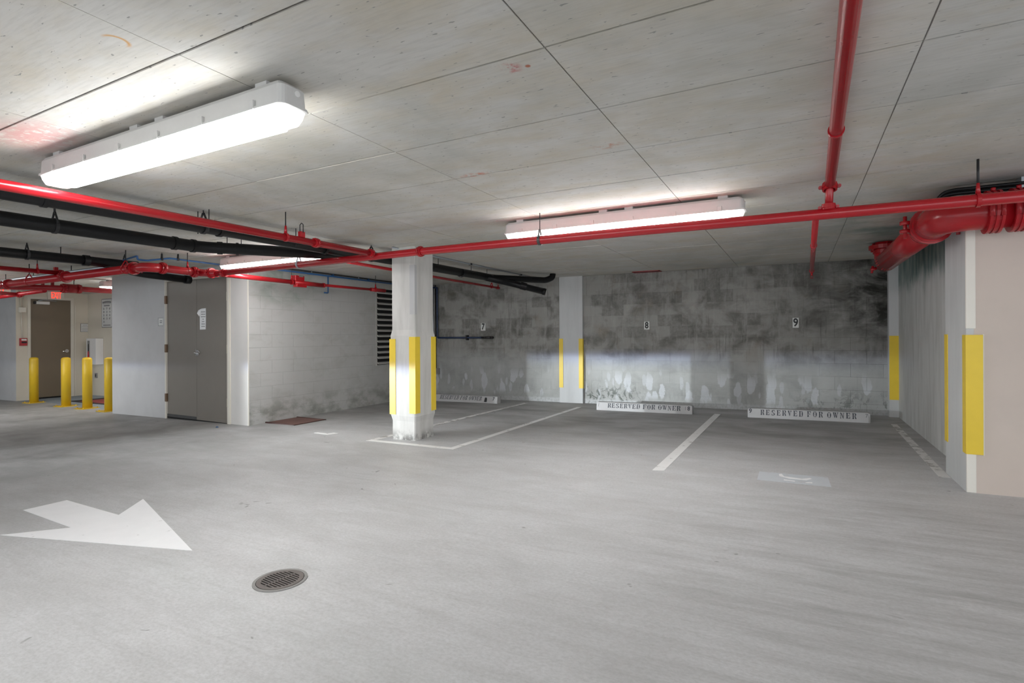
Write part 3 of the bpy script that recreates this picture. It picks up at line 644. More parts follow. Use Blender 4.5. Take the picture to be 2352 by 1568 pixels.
# ---------------------------------------------------------------- ceiling light fixtures
def fixture(label, x0, x1, y0, y1, alongy=False):
    """vapour-tight strip light: tray body, clips, bowl-shaped lens"""
    L = (y1 - y0) if alongy else (x1 - x0); W = (x1 - x0) if alongy else (y1 - y0)
    cx, cy = (x0 + x1) / 2, (y0 + y1) / 2; top = CEIL - 0.028
    t = thing('strip_light', label, 'light fixture', (cx, cy, CEIL), 'strip lights on the ceiling')
    M = Matrix.Translation((cx, cy, top)) @ (Matrix.Rotation(PI / 2, 4, 'Z') if alongy else Matrix.Identity(4))
    def ringrect(bm, hl, hw, z, r, n=5):
        out = []
        for qx, qy, a0 in ((1, 1, 0), (-1, 1, 90), (-1, -1, 180), (1, -1, 270)):
            for i in range(n):
                a = math.radians(a0 + 90 * i / (n - 1)); out.append(bm.verts.new(M @ Vector((qx * (hl - r) + r * math.cos(a), qy * (hw - r) + r * math.sin(a), z))))
        return out
    def loft(bm, rows, cap0=True, cap1=True):
        R = [ringrect(bm, *q) for q in rows]
        for A, B in zip(R, R[1:]):
            for i in range(len(A)): bm.faces.new((A[i], A[(i + 1) % len(A)], B[(i + 1) % len(A)], B[i]))
        if cap0: bm.faces.new(R[0][::-1])
        if cap1: bm.faces.new(R[-1])
    hl, hw = L / 2, W / 2
    bm = bmesh.new(); loft(bm, [(hl - 0.035, hw - 0.022, 0, 0.02), (hl - 0.012, hw - 0.012, -0.018, 0.028), (hl - 0.008, hw - 0.008, -0.088, 0.03), (hl, hw, -0.090, 0.034), (hl, hw, -0.100, 0.034)]); build('tray_body', bm, 'fixture_grey', t)
    bm = bmesh.new(); e = 0.11
    loft(bm, [(hl - 0.012, hw - 0.006, -0.1005, 0.03), (hl - 0.020, hw - 0.010, -0.125, 0.03), (hl - 0.034, hw - 0.020, -0.150, 0.03)]); build('lens_shell', bm, 'lens_end', t)
    bm = bmesh.new(); loft(bm, [(hl - e, hw - 0.004, -0.1003, 0.02), (hl - e, hw - 0.008, -0.126, 0.02), (hl - e - 0.006, hw - 0.014, -0.1535, 0.02)]); build('glowing_lens', bm, 'lens_glow', t)
    for i in range(6):
        for s in (-1, 1):
            px = -hl + 0.18 + i * (L - 0.36) / 5; bm = bmesh.new(); c = M @ Vector((px, s * (hw - 0.002), -0.078))
            d = (0.006, 0.016) if alongy else (0.016, 0.006)
            bm_box(bm, c.x - d[0], c.x + d[0], c.y - d[1], c.y + d[1], c.z - 0.024, c.z + 0.016, 0.002); build('latch', bm, 'fixture_grey', t)
    for px in (-hl + 0.16, -0.08, 0.14, hl - 0.16):
        c = M @ Vector((px, 0, 0.014)); d = (hw - 0.03, 0.035) if alongy else (0.035, hw - 0.03); box('mount_bracket', c.x - d[0], c.x + d[0], c.y - d[1], c.y + d[1], c.z - 0.016, CEIL - 0.006, 'fixture_grey', t)
    p = M @ Vector((hl - 0.012, 0.01, -0.04)); q = M @ Vector((hl - 0.004, 0.01, -0.04)); tube('end_plug', [p, q], 0.012, 'white_enamel', t, 14)
    return t
fixture('lit white strip light on ceiling nearest the camera, upper left', -3.86, -1.79, 1.435, 1.585)
fixture('lit strip light on ceiling behind the red pipe, in front of bays eight and nine', -2.385, -0.335, 4.31, 4.46)
fixture('lit strip light on ceiling near the double door, partly behind red pipe', -6.72, -4.66, 4.40, 4.55)
fixture('lit strip light in the far recess near the exit door', -11.33, -11.18, 5.10, 6.62, True)
fixture('strip light on ceiling behind the camera, left', -3.3, -1.25, -1.9, -1.75)
fixture('strip light on ceiling behind the camera, right', 1.0, 3.05, -0.6, -0.45)
fixture('strip light on ceiling far left in front of the exit recess', -13.2, -11.15, 3.0, 3.15)

# ---------------------------------------------------------------- pipes
Y1, Z1, R1 = 4.18, zr(0.812), 0.0365
t = thing('sprinkler_main', 'long red sprinkler main running left to right under the ceiling', 'pipe', (-2.6, Y1, Z1))
tube('pipe', [(-6.42, Y1, zr(0.785)), (-3.2, Y1, zr(0.815)), (-1.0, Y1, zr(0.812)), (4.5, Y1, zr(0.78))], R1, 'red_pipe', t, 20)
coupling(t, (-3.23, Y1, zr(0.815)), (1, 0, 0), R1, w=0.045)
coupling(t, (-6.25, Y1, zr(0.787)), (1, 0, 0), R1, w=0.05)
hanger(t, (-1.95, Y1, zr(0.8135)), (1, 0, 0), R1, mat='dark_steel', style='clevis', rr=0.004)
hanger(t, (-4.93, Y1, zr(0.800)), (1, 0, 0), R1, mat='conduit_steel', style='clevis', rr=0.004)
hanger(t, (0.968, Y1, zr(0.800)), (1, 0, 0), R1, rr=0.007)
# run toward the camera on the left
X2 = -3.815
t = thing('sprinkler_pipe', 'red sprinkler pipe under near strip light running toward the camera', 'pipe', (X2, 2.5, zr(0.835)))
tube('pipe', [(X2, -3.0, zr(0.82)), (X2, Y1 - 0.03, zr(0.835))], 0.031, 'red_pipe', t, 18)
coupling(t, (X2, 3.42, zr(0.835)), (0, 1, 0), 0.031, w=0.05); coupling(t, (X2, Y1 - 0.06, zr(0.835)), (0, 1, 0), 0.031, w=0.05)
hanger(t, (X2, 3.10, zr(0.835)), (0, 1, 0), 0.031, rr=0.005)
box('clamp_block', X2 - 0.018, X2 + 0.018, 3.24, 3.29, zr(0.86), zr(0.91), 'red_pipe', t, 0.004)
bm = bmesh.new()
for s in (-1, 1): bm_tube(bm, [(X2 + 0.02 * s, 3.265, zr(0.90)), (X2 + 0.02 * s, 3.265, zr(0.97)), (X2, 3.265, zr(0.985))], 0.004, 6)
build('sprinkler_frame', bm, 'black_steel', t)
# riser pipe at upper right
t = thing('sprinkler_branch', 'red branch pipe at upper right coming toward the camera', 'pipe', (0.19, 3.0, zr(0.97)))
tube('pipe', [(0.060, -2.0, zr(1.0)), (0.198, Y1 - 0.02, zr(1.0))], 0.031, 'red_pipe', t, 18)
tube('riser_nipple', [(0.1985, Y1 - 0.03, zr(1.0)), (0.197, Y1, zr(0.99)), (0.190, Y1, zr(0.82))], 0.024, 'red_pipe', t, 16, 0.03)
coupling(t, (0.197, Y1, zr(0.985)), (0, 0.25, 1), 0.034, lug=(0, 1, 0.1), w=0.05); coupling(t, (0.190, Y1, zr(0.850)), (0, 0, 1), 0.032, lug=(0, 1, 0.2), w=0.04)
hanger(t, (0.1735, 3.08, zr(1.0)), (0, 1, 0), 0.031, rr=0.006)
# branch into bay nine
t = thing('sprinkler_branch', 'thin red branch pipe ending in a sprinkler head over bay nine', 'pipe', (0.13, 5.8, zr(0.75)))
tube('pipe', [(0.115, Y1, zr(0.79)), (0.155, 7.25, zr(0.742))], 0.0215, 'red_pipe', t, 14)
bm = bmesh.new(); bm_ring(bm, (0.131, 5.4, zr(0.771)), (0, 1, 0), 0.027, 0.02, 0.02); build('coupling', bm, 'red_pipe', t)
tube('end_cap', [(0.155, 7.22, zr(0.742)), (0.155, 7.29, zr(0.741))], 0.027, 'red_pipe', t, 14); sprinkler(t, (0.155, 7.26, zr(0.72)), up=False)
tube('hanger_rod', [(0.150, 6.9, zr(0.75)), (0.150, 6.9, CEIL)], 0.005, 'black_steel', t, 8)
# big standpipe
RB = 0.108; ZB = zr(0.815); XB = 0.90; YB = 4.72
t = thing('standpipe', 'thick red standpipe with elbow and couplings at upper right corner', 'pipe', (1.2, YB, ZB))
tube('pipe', [(4.5, YB, ZB), (1.12, YB, ZB)], RB, 'red_pipe', t, 28)
tube('elbow', [(1.30, YB, ZB), (XB, YB, ZB), (XB, YB + 0.40, ZB)], RB * 1.06, 'red_pipe', t, 28, 0.26)
tube('pipe', [(XB, YB + 0.30, ZB), (XB, 7.45, ZB)], RB, 'red_pipe', t, 28)
tube('pipe', [(XB, 7.2, ZB), (XB, 7.47, ZB), (XB, 7.47, CEIL - 0.01)], RB, 'red_pipe', t, 24, 0.13)
for x in (1.165, 1.295):
    bm = bmesh.new(); bm_ring(bm, (x, YB, ZB), (1, 0, 0), RB * 1.26, RB, 0.040, 28)
    for dx in (-0.03, 0.0, 0.03): bm_ring(bm, (x + dx, YB, ZB), (1, 0, 0), RB * 1.34, RB, 0.008, 28)
    for s in (-1, 1):
        for dx in (-0.028, 0.028): bm_tube(bm, [(x + dx, YB + s * RB * 1.2, ZB - 0.05), (x + dx, YB + s * RB * 1.2, ZB + 0.05)], 0.016, 8)
    bm_tube(bm, [(x, YB - 0.03, ZB + RB * 1.25), (x, YB - 0.03, ZB + RB * 1.45)], 0.014, 8)
    build('coupling', bm, 'red_pipe', t)
coupling(t, (XB, YB + 0.36, ZB), (0, 1, 0), RB * 0.92, w=0.09)
bm = bmesh.new(); bm_ring(bm, (XB, 5.28, ZB), (0, 1, 0), RB * 1.02, RB * 0.98, 0.006, 28); build('weld_seam', bm, 'red_dark', t)
bm = bmesh.new(); bm_ring(bm, (XB, 7.47, zr(0.99)), (0, 0, 1), RB * 1.5, RB * 0.98, 0.022, 24); bm_ring(bm, (XB, 7.47, zr(0.94)), (0, 0, 1), RB * 1.12, RB * 0.98, 0.02, 24)
for i in range(6):
    a = PI / 6 + i * PI / 3; bm_tube(bm, [(XB + math.cos(a) * RB * 1.3, 7.47 + math.sin(a) * RB * 1.3, zr(0.95)), (XB + math.cos(a) * RB * 1.3, 7.47 + math.sin(a) * RB * 1.3, zr(1.03))], 0.012, 6)
build('flange', bm, 'red_dark', t)
bm = bmesh.new(); bm_tube(bm, [(XB - 0.10, 7.34, ZB - 0.075), (XB - 0.155, 7.33, ZB - 0.09)], 0.018, 8); bm_tube(bm, [(XB - 0.135, 7.33, ZB - 0.05), (XB - 0.145, 7.33, ZB - 0.13)], 0.013, 8); build('bolt_lug', bm, 'red_pipe', t)
# far-left red network
t = thing('sprinkler_pipe', 'red cross pipe with large couplings in front of double door', 'pipe', (-6.75, 3.9, zr(0.825)))
tube('pipe', [(-6.75, 3.66, zr(0.825)), (-6.75, 4.18, zr(0.815)), (-6.40, Y1, zr(0.786))], 0.046, 'red_pipe', t, 18, 0.12)
hanger(t, (-6.75, 4.02, zr(0.822)), (0, 1, 0), 0.046, rr=0.005)
coupling(t, (-6.52, Y1 - 0.0, zr(0.798)), (1, 0, -0.08), 0.046, w=0.06); coupling(t, (-6.75, 3.72, zr(0.825)), (0, 1, 0), 0.050, w=0.06); coupling(t, (-6.74, 4.10, zr(0.815)), (0, 1, 0), 0.048, w=0.06)
t = thing('sprinkler_main', 'thick red pipe at far left above the exit recess', 'pipe', (-8.5, 3.52, zr(0.82)))
tube('pipe', [(-11.0, 3.62, zr(0.796)), (-11.0, 3.52, zr(0.786)), (-10.85, 3.52, zr(0.786)), (-6.90, 3.52, zr(0.816))], 0.050, 'red_pipe', t, 20, 0.06)
tube('elbow', [(-7.02, 3.52, zr(0.815)), (-6.75, 3.52, zr(0.818)), (-6.75, 3.70, zr(0.824))], 0.056, 'red_pipe', t, 20, 0.11)
coupling(t, (-6.98, 3.52, zr(0.815)), (1, 0, 0), 0.054, w=0.07); coupling(t, (-8.62, 3.52, zr(0.803)), (1, 0, 0), 0.054, w=0.07); coupling(t, (-10.36, 3.52, zr(0.789)), (1, 0, 0), 0.054, w=0.07)
hanger(t, (-7.16, 3.52, zr(0.814)), (1, 0, 0), 0.050, style='clevis', rr=0.006); hanger(t, (-9.70, 3.52, zr(0.794)), (1, 0, 0), 0.050, style='clevis', rr=0.006)
t = thing('sprinkler_branch', 'thin red branch pipe at far left below black drain pipe', 'pipe', (-8.86, 3.0, zr(0.875)))
tube('pipe', [(-8.86, -1.0, zr(0.885)), (-8.86, 3.62, zr(0.872))], 0.030, 'red_pipe', t, 14); coupling(t, (-8.86, 3.55, zr(0.872)), (0, 1, 0), 0.032, w=0.06)
hanger(t, (-8.86, 3.30, zr(0.873)), (0, 1, 0), 0.030, rr=0.005); box('clamp_block', -8.88, -8.84, 3.48, 3.52, zr(0.89), zr(0.945), 'red_pipe', t)
t = thing('sprinkler_pipe', 'red pipe with bulky coupling in front of the exit sign', 'pipe', (-11.0, 4.6, zr(0.82)))
tube('pipe', [(-11.0, 3.60, zr(0.796)), (-11.0, 4.57, zr(0.835)), (-11.0, 6.6, zr(0.815))], 0.046, 'red_pipe', t, 18)
coupling(t, (-11.0, 4.46, zr(0.83)), (0, 1, 0), 0.056, w=0.08); coupling(t, (-11.0, 4.66, zr(0.832)), (0, 1, 0), 0.056, w=0.08)
bm = bmesh.new(); bm_tube(bm, [(-11.0, 4.47, zr(0.832)), (-11.0, 4.66, zr(0.832))], 0.075, 16); build('valve_body', bm, 'red_dark', t)
for y in (4.15, 4.28): box('clamp_block', -11.02, -10.98, y, y + 0.035, zr(0.86), zr(0.93), 'red_dark', t)
tube('hanger_rod', [(-11.0, 4.6, zr(0.88)), (-11.0, 4.6, CEIL)], 0.006, 'black_steel', t, 8)
t = thing('sprinkler_main', 'lower red pipe crossing the far left edge below the others', 'pipe', (-11.6, 4.2, zr(0.75)))
tube('pipe', [(-15.2, 4.2, zr(0.67)), (-11.02, 4.2, zr(0.772))], 0.034, 'red_pipe', t, 18); coupling(t, (-11.95, 4.2, zr(0.743)), (1, 0, 0), 0.036, w=0.07)
tube('branch', [(-11.95, 4.2, zr(0.745)), (-11.95, 3.2, zr(0.79))], 0.030, 'red_pipe', t, 14)
tube('hanger_rod', [(-11.1, 4.2, zr(0.79)), (-11.1, 4.2, CEIL)], 0.005, 'black_steel', t, 8)
# run along the block wall
t = thing('sprinkler_pipe', 'red sprinkler pipe with flow switch along the block wall', 'pipe', (-6.5, 5.6, zr(0.80)))
XW = -6.5
tube('pipe', [(XW, 4.22, zr(0.795)), (XW, 5.62, zr(0.785))], 0.033, 'red_pipe', t, 16); tube('pipe', [(XW, 5.60, zr(0.784)), (XW, 7.34, zr(0.80))], 0.022, 'red_pipe', t, 14)
bm = bmesh.new(); bm_box(bm, XW - 0.045, XW + 0.045, 5.44, 5.62, zr(0.72), zr(0.77), 0.008); bm_tube(bm, [(XW, 5.42, zr(0.787)), (XW, 5.95, zr(0.782))], 0.036, 14); build('switch_saddle', bm, 'red_pipe', t)
sw = box('flow_switch', XW - 0.04, XW + 0.04, 5.42, 5.58, zr(0.81), zr(0.89), 'red_pipe', t, 0.006)
box('cover_plate', XW - 0.03, XW + 0.041, 5.48, 5.56, zr(0.868), zr(0.893), 'chrome', sw, 0.003)
coupling(t, (XW, 5.97, zr(0.786)), (0, 1, 0), 0.026, w=0.05)
tube('end_cap', [(XW, 7.02, zr(0.798)), (XW, 7.38, zr(0.80))], 0.032, 'red_pipe', t, 14); hanger(t, (XW, 7.14, zr(0.80)), (0, 1, 0), 0.032, rr=0.004); hanger(t, (XW, 5.38, zr(0.786)), (0, 1, 0), 0.033, style='ring', rr=0.003)
# thin run to bay seven
t = thing('sprinkler_branch', 'thin red branch pipe beneath black drain pipes over bay seven', 'pipe', (-4.85, 6.5, zr(0.9)))
XS = -4.95
s7 = XS / -5.3
tube('pipe', [(XS, 4.62, zr(0.925)), (XS, 9.345 * s7, zr(0.945 * s7))], 0.0205, 'red_pipe', t, 12)
ye = 9.345 * s7; ze = zr(0.945 * s7)
tube('end_cap', [(XS, ye - 0.03, ze), (XS, ye + 0.05, ze)], 0.026, 'red_pipe', t, 12); sprinkler(t, (XS, ye + 0.02, ze + 0.02)); hanger(t, (XS, ye - 0.22, ze), (0, 1, 0), 0.021, style='clevis', rr=0.003)

# ---------------------------------------------------------------- black drain pipes
def hub(parent, c, axis, r, w=0.05, mat='black_pipe'):
    bm = bmesh.new(); bm_ring(bm, c, axis, r * 1.14, r * 0.98, w / 2, 24); build('hub', bm, mat, parent)
XD = -4.36
t = thing('drain_pipe', 'long black drain pipe right behind the near red pipe', 'pipe', (XD, 4.0, zr(0.92)))
tube('pipe', [(XD, -3.0, zr(0.905)), (XD, 7.6, zr(0.925))], 0.057, 'black_pipe', t, 22)
tube('branch', [(XD, 7.0, zr(0.93)), (XD, 7.55, zr(0.93)), (-3.78, 8.35, zr(0.93)), (-3.70, 8.42, zr(0.98)), (-3.70, 8.45, CEIL - 0.01)], 0.052, 'black_pipe', t, 18, 0.10)
tube('branch', [(XD, 7.3, zr(0.915)), (-4.15, 7.75, zr(0.85)), (-3.66, 8.05, zr(0.705))], 0.052, 'black_pipe', t, 18, 0.12)
bm = bmesh.new(); bm_ring(bm, (-3.97, 7.86, zr(0.80)), (0.8, 0.5, -0.24), 0.062, 0.05, 0.05, 20); build('hub', bm, 'black_pipe', t)
tube('stub_end', [(-3.70, 8.03, zr(0.717)), (-3.655, 8.053, zr(0.703))], 0.057, 'black_pipe', t, 20)
for y in (1.66, 2.87, 4.02, 5.85, 6.6): hub(t, (XD, y, zr(0.915)), (0, 1, 0), 0.057, 0.03)
for y, dx in ((2.73, -0.075), (2.73, 0.075), (3.62, 0.05), (6.88, 0.0), (7.35, 0.0), (5.98, 0.04)): tube('hanger_rod', [(XD + dx, y, zr(0.93) if not dx else zr(0.86)), (XD + dx, y, CEIL)], 0.004, 'black_steel', t, 6)
hanger(t, (XD, 4.72, zr(0.918)), (0, 1, 0), 0.057, mat='black_steel', style='clevis', rr=0.006); hanger(t, (XD, 2.73, zr(0.914)), (0, 1, 0), 0.057, mat='black_steel', style='clevis')
t = thing('drain_conduit', 'thin black conduit along ceiling above the long drain pipe', 'conduit', (-4.2, 6.0, zr(1.03)))
tube('conduit', [(-4.20, 4.9, zr(1.035)), (-4.20, 8.6, zr(1.035))], 0.011, 'conduit_steel', t, 10)
for y in (5.2, 6.6, 8.2): box('conduit_strap', -4.225, -4.175, y, y + 0.02, zr(1.02), CEIL - 0.006, 'black_steel', t)
# second pipe with the offset
t = thing('drain_pipe', 'black drain pipe bending diagonally at upper left', 'pipe', (-5.28, 2.5, zr(0.90)))
tube('pipe', [(-5.28, -3.0, zr(0.89)), (-5.28, 3.28, zr(0.897)), (-4.42, 4.55, zr(0.91))], 0.057, 'black_pipe', t, 22, 0.10)
for y in (3.02, 3.20): hub(t, (-5.28, y, zr(0.897)), (0, 1, 0), 0.057, 0.035)
hub(t, (-5.19, 3.42, zr(0.898)), (0.86, 1.27, 0.01), 0.057, 0.05); hub(t, (-5.10, 3.55, zr(0.90)), (0.86, 1.27, 0.01), 0.057, 0.025)
hanger(t, (-5.28, 2.08, zr(0.896)), (0, 1, 0), 0.057, mat='black_steel', style='clevis', rr=0.008)
for x, y in ((-5.19, 3.50), (-5.05, 3.56)): tube('hanger_rod', [(x, y, zr(0.93)), (x, y, CEIL)], 0.004, 'black_steel', t, 6)
# third pipe
t = thing('drain_pipe', 'black drain pipe with wye fitting at far left edge', 'pipe', (-7.55, 3.0, zr(0.89)))
tube('pipe', [(-7.55, -2.0, zr(0.905)), (-7.55, 3.85, zr(0.922))], 0.053, 'black_pipe', t, 20)
tube('branch', [(-7.55, 3.2, zr(0.92)), (-7.70, 3.65, zr(0.92)), (-8.0, 4.05, zr(0.875)), (-8.0, 4.78, zr(0.845))], 0.052, 'black_pipe', t, 18, 0.15)
tube('stub_end', [(-8.0, 4.72, zr(0.845)), (-8.0, 4.80, zr(0.845))], 0.060, 'black_pipe', t, 20)
hub(t, (-7.55, 3.28, zr(0.92)), (0, 1, 0), 0.057, 0.06)
hanger(t, (-7.55, 2.72, zr(0.919)), (0, 1, 0), 0.053, mat='black_steel', style='clevis', rr=0.007); hanger(t, (-7.55, 3.70, zr(0.922)), (0, 1, 0), 0.053, mat='black_steel', style='clevis', rr=0.007)
tube('hanger_rod', [(-7.55, 3.03, zr(0.93)), (-7.55, 3.03, CEIL)], 0.006, 'black_steel', t, 6)
# pale and black conduits running with the far-left red main
t = thing('conduit_run', 'pale grey and black conduits above the thick far left red pipe', 'conduit', (-9.5, 3.9, zr(0.93)))
tube('conduit', [(-14.5, 3.9, zr(0.925)), (-8.1, 3.9, zr(0.965))], 0.022, 'conduit_steel', t, 12); tube('conduit', [(-14.5, 3.98, zr(0.885)), (-8.15, 3.98, zr(0.925))], 0.032, 'black_pipe', t, 12)
for x in (-8.3, -9.4, -10.6, -11.6): tube('hanger_rod', [(x, 3.9, zr(0.93)), (x, 3.9, CEIL)], 0.006, 'black_steel', t, 6)
# ---------------------------------------------------------------- blue water lines
t = thing('water_pipe', 'blue water pipe kinked under ceiling above the double door', 'pipe', (-7.0, 3.95, zr(0.97)))
tube('pipe', [(-7.42, 3.62, zr(0.955)), (-7.10, 3.62, zr(0.985)), (-7.10, 3.62, zr(0.94)), (-7.05, 3.70, zr(0.935)), (-6.97, 3.93, zr(0.985)), (-6.86, 4.55, zr(0.965)), (-6.86, 5.05, zr(0.965))], 0.011, 'blue_pipe', t, 10, 0.03)
for x, y, z in ((-7.0, 3.85, 0.968), (-6.95, 4.02, 0.982)): hanger(t, (x, y, zr(z)), (0.1, 1, 0), 0.011, mat='black_steel', style='clevis', rr=0.003)
t = thing('water_pipe', 'blue water pipe with drop leg along top of block wall', 'pipe', (CMU + 0.05, 7.0, zr(1.0)))
tube('pipe', [(CMU + 0.04, 5.15, zr(1.0)), (CMU + 0.04, 8.98, zr(1.0))], 0.014, 'blue_pipe', t, 10)
tube('drop_leg', [(CMU + 0.04, 6.45, zr(1.0)), (CMU + 0.04, 6.45, zr(0.715)), (CMU + 0.05, 6.36, zr(0.715))], 0.011, 'blue_pipe', t, 10, 0.015)
for y in (5.58, 6.55, 7.4): box('pipe_strap', CMU, CMU + 0.05, y, y + 0.022, zr(1.0), zr(1.035), 'blue_pipe', t)
t = thing('wall_conduit', 'thin black conduit at top edge of block wall above blue pipe', 'conduit', (CMU + 0.02, 7.2, zr(1.035)))
tube('conduit', [(CMU + 0.03, 5.5, zr(1.033)), (CMU + 0.03, 9.0, zr(1.033))], 0.010, 'black_steel', t, 8)
for y in (6.1, 7.15): box('conduit_strap', CMU, CMU + 0.042, y, y + 0.02, zr(1.02), zr(1.046), 'conduit_steel', t)
t = thing('water_pipe', 'dark blue pipe dropping down back wall to a black valve', 'pipe', (-6.55, BW - 0.03, zr(0.4)))
yb = BW - 0.06
tube('pipe', [(-6.78, yb, zr(0.985)), (-6.55, yb, zr(0.985)), (-6.545, yb, zr(-0.05)), (-5.45, yb, zr(-0.05))], 0.017, 'blue_dark', t, 12, 0.035)
bm = bmesh.new(); bm_tube(bm, [(-5.48, yb, zr(-0.05)), (-5.28, yb, zr(-0.05))], 0.022, 12); bm_tube(bm, [(-5.38, yb, zr(-0.05)), (-5.38, yb - 0.05, zr(-0.05))], 0.012, 8); bm_tube(bm, [(-5.27, yb, zr(-0.05)), (-5.26, BW + 0.01, zr(-0.05))], 0.026, 10); build('valve', bm, 'black_steel', t)
box('pipe_strap', -5.84, -5.815, yb - 0.022, BW + 0.004, zr(-0.10), zr(0.0), 'black_steel', t)
t = thing('wall_conduit', 'black vertical conduit with grey outlet box left of blue pipe', 'conduit', (-6.65, BW - 0.02, zr(0.2)))
tube('conduit', [(-6.62, BW - 0.02, zr(1.04)), (-6.615, BW - 0.02, zr(-0.68))], 0.013, 'black_steel', t, 10); tube('conduit', [(-6.68, BW - 0.02, zr(1.04)), (-6.68, BW - 0.02, zr(-0.68))], 0.013, 'conduit_steel', t, 10)
box('outlet_box', -6.72, -6.60, BW - 0.055, BW + 0.004, zr(-0.80), zr(-0.68), 'conduit_steel', t, 0.006); box('outlet_cover', -6.60, -6.53, BW - 0.045, BW + 0.004, zr(-0.80), zr(-0.68), 'socket_grey', t, 0.004)
# cable bundle over the cream wall
t = thing('cable_bundle', 'black cables and grey conduit along top of the cream wall', 'cable', (1.3, 4.86, zr(1.0)))
for dy, dz, m, r in ((0.0, 0.0, 'black_pipe', 0.016), (0.05, 0.015, 'black_pipe', 0.014), (0.02, -0.035, 'black_pipe', 0.016), (-0.03, 0.02, 'black_pipe', 0.012)):
    tube('cable', [(5.0, 4.82 + dy, zr(0.985 + dz)), (1.08, 4.82 + dy, zr(0.985 + dz)), (0.99, 4.84 + dy, zr(0.99 + dz)), (0.93, 4.86 + dy, zr(0.985 + dz)), (0.88, 4.89 + dy, zr(0.94))], r, m, t, 10, 0.08)
for x in (1.335, 1.44, 1.9): box('conduit_clamp', x, x + 0.028, 4.79, 4.90, zr(0.93), CEIL - 0.006, 'conduit_steel', t)

# ---------------------------------------------------------------- ceiling hatch
t = thing('ceiling_hatch', 'small red-edged access hatch in ceiling against back wall', 'hatch', (-2.18, 9.0, CEIL))
hx0, hx1, hy0, hy1 = -2.44, -1.98, 8.86, 9.04; bm = bmesh.new()
for a, b, c, d in ((hx0, hx1, hy0, hy0 + 0.015), (hx0, hx1, hy1 - 0.015, hy1), (hx0, hx0 + 0.015, hy0, hy1), (hx1 - 0.015, hx1, hy0, hy1)): bm_box(bm, a, b, c, d, CEIL - 0.016, CEIL - 0.005)
build('frame', bm, 'red_dark', t); box('panel', hx0 + 0.012, hx1 - 0.012, hy0 + 0.012, hy1 - 0.012, CEIL - 0.011, CEIL - 0.005, 'dark_steel', t)
# ---------------------------------------------------------------- bay number plates
for d, x0, x1, z0, z1, l in (('7', -5.53, -5.427, 0.088, 0.238, 'white number plate 7 above the blue pipe valve'), ('8', -2.292, -2.203, 0.082, 0.215, 'white number plate 8 in middle of stained back wall'), ('9', -0.060, 0.022, 0.088, 0.236, 'white number plate 9 nearest the right wall')):
    t = thing('number_plate', l, 'sign', ((x0 + x1) / 2, BW, zr(z0)))
    box('plate', x0, x1, BW - 0.006, BW + 0.001, zr(z0), zr(z1), 'sign_white', t)
    text_mesh('numeral', d, (z1 - z0) * 1.12, 'ink', frame_mtx(((x0 + x1) / 2, BW - 0.0072, zr((z0 + z1) / 2)), (1, 0, 0), (0, 0, 1)), t, 0.82, 0.004)

# ---------------------------------------------------------------- wheel stops with stencilled lettering
def Q(x0, x1, y0, y1): return ((x0, y0), (x1, y0), (x1, y1), (x0, y1))
STEM = [Q(.10, .36, .10, .90), Q(.0, .44, .0, .10), Q(.0, .44, .90, 1)]
GL = {
 'E': STEM + [Q(.50, .95, .90, 1), Q(.84, .95, .72, .90), Q(.50, .74, .46, .56), Q(.66, .74, .38, .64), Q(.50, .95, 0, .10), Q(.84, .95, .10, .28)],
 'F': STEM + [Q(.50, .95, .90, 1), Q(.84, .95, .72, .90), Q(.50, .74, .46, .56), Q(.66, .74, .38, .64)],
 'R': STEM + [((.50, .90), (.70, .90), (.80, 1), (.50, 1)), ((.68, .60), (.94, .66), (.94, .88), (.80, 1), (.68, .9)), ((.50, .47), (.80, .50), (.90, .60), (.50, .57)), ((.54, .46), (.78, .46), (1.0, .0), (.74, .0))],
 'D': STEM + [((.50, .90), (.68, .90), (.80, 1), (.50, 1)), ((.70, .18), (.96, .28), (.96, .72), (.70, .82)), ((.70, .84), (.96, .74), (.82, 1)), ((.50, 0), (.80, 0), (.68, .10), (.50, .10)), ((.70, .16), (.82, 0), (.96, .26))],
 'O': [((.04, .28), (.30, .16), (.30, .84), (.04, .72)), ((.70, .16), (.96, .28), (.96, .72), (.70, .84)), ((.06, .76), (.30, .88), (.45, .9), (.45, 1), (.28, 1)), ((.94, .76), (.72, 1), (.55, 1), (.55, .9), (.70, .88)), ((.06, .24), (.28, 0), (.45, 0), (.45, .1), (.30, .12)), ((.94, .24), (.70, .12), (.55, .1), (.55, 0), (.72, 0))],
 'S': [((.10, .62), (.36, .62), (.36, .90), (.24, .98), (.10, .82)), ((.40, .90), (.80, .90), (.80, 1), (.30, 1)), Q(.80, .90, .70, 1), ((.12, .58), (.40, .58), (.92, .40), (.62, .36)), ((.66, .34), (.94, .36), (.94, .16), (.78, .02), (.66, .12)), ((.18, 0), (.72, 0), (.62, .10), (.18, .10)), Q(.08, .18, 0, .30)],
 'V': [((.06, .90), (.34, .90), (.60, .16), (.48, 0)), Q(.0, .42, .90, 1), ((.74, .90), (.86, .90), (.58, .06), (.62, .2)), Q(.62, 1, .90, 1)],
 'W': [((.03, .90), (.22, .90), (.38, .20), (.29, 0)), Q(-.02, .28, .90, 1), ((.36, .9), (.56, .9), (.72, .20), (.62, 0)), Q(.34, .62, .90, 1), ((.46, .56), (.50, .50), (.40, .10), (.35, .06)), ((.86, .90), (.94, .90), (.72, .04), (.70, .14)), Q(.76, 1.04, .90, 1)],
 'N': [Q(.10, .20, .10, .90), Q(.0, .30, 0, .10), Q(.0, .34, .90, 1), ((.20, .88), (.40, .90), (.84, .10), (.84, 0), (.70, 0)), Q(.78, .88, .26, .90), Q(.68, 1, .90, 1)],
}
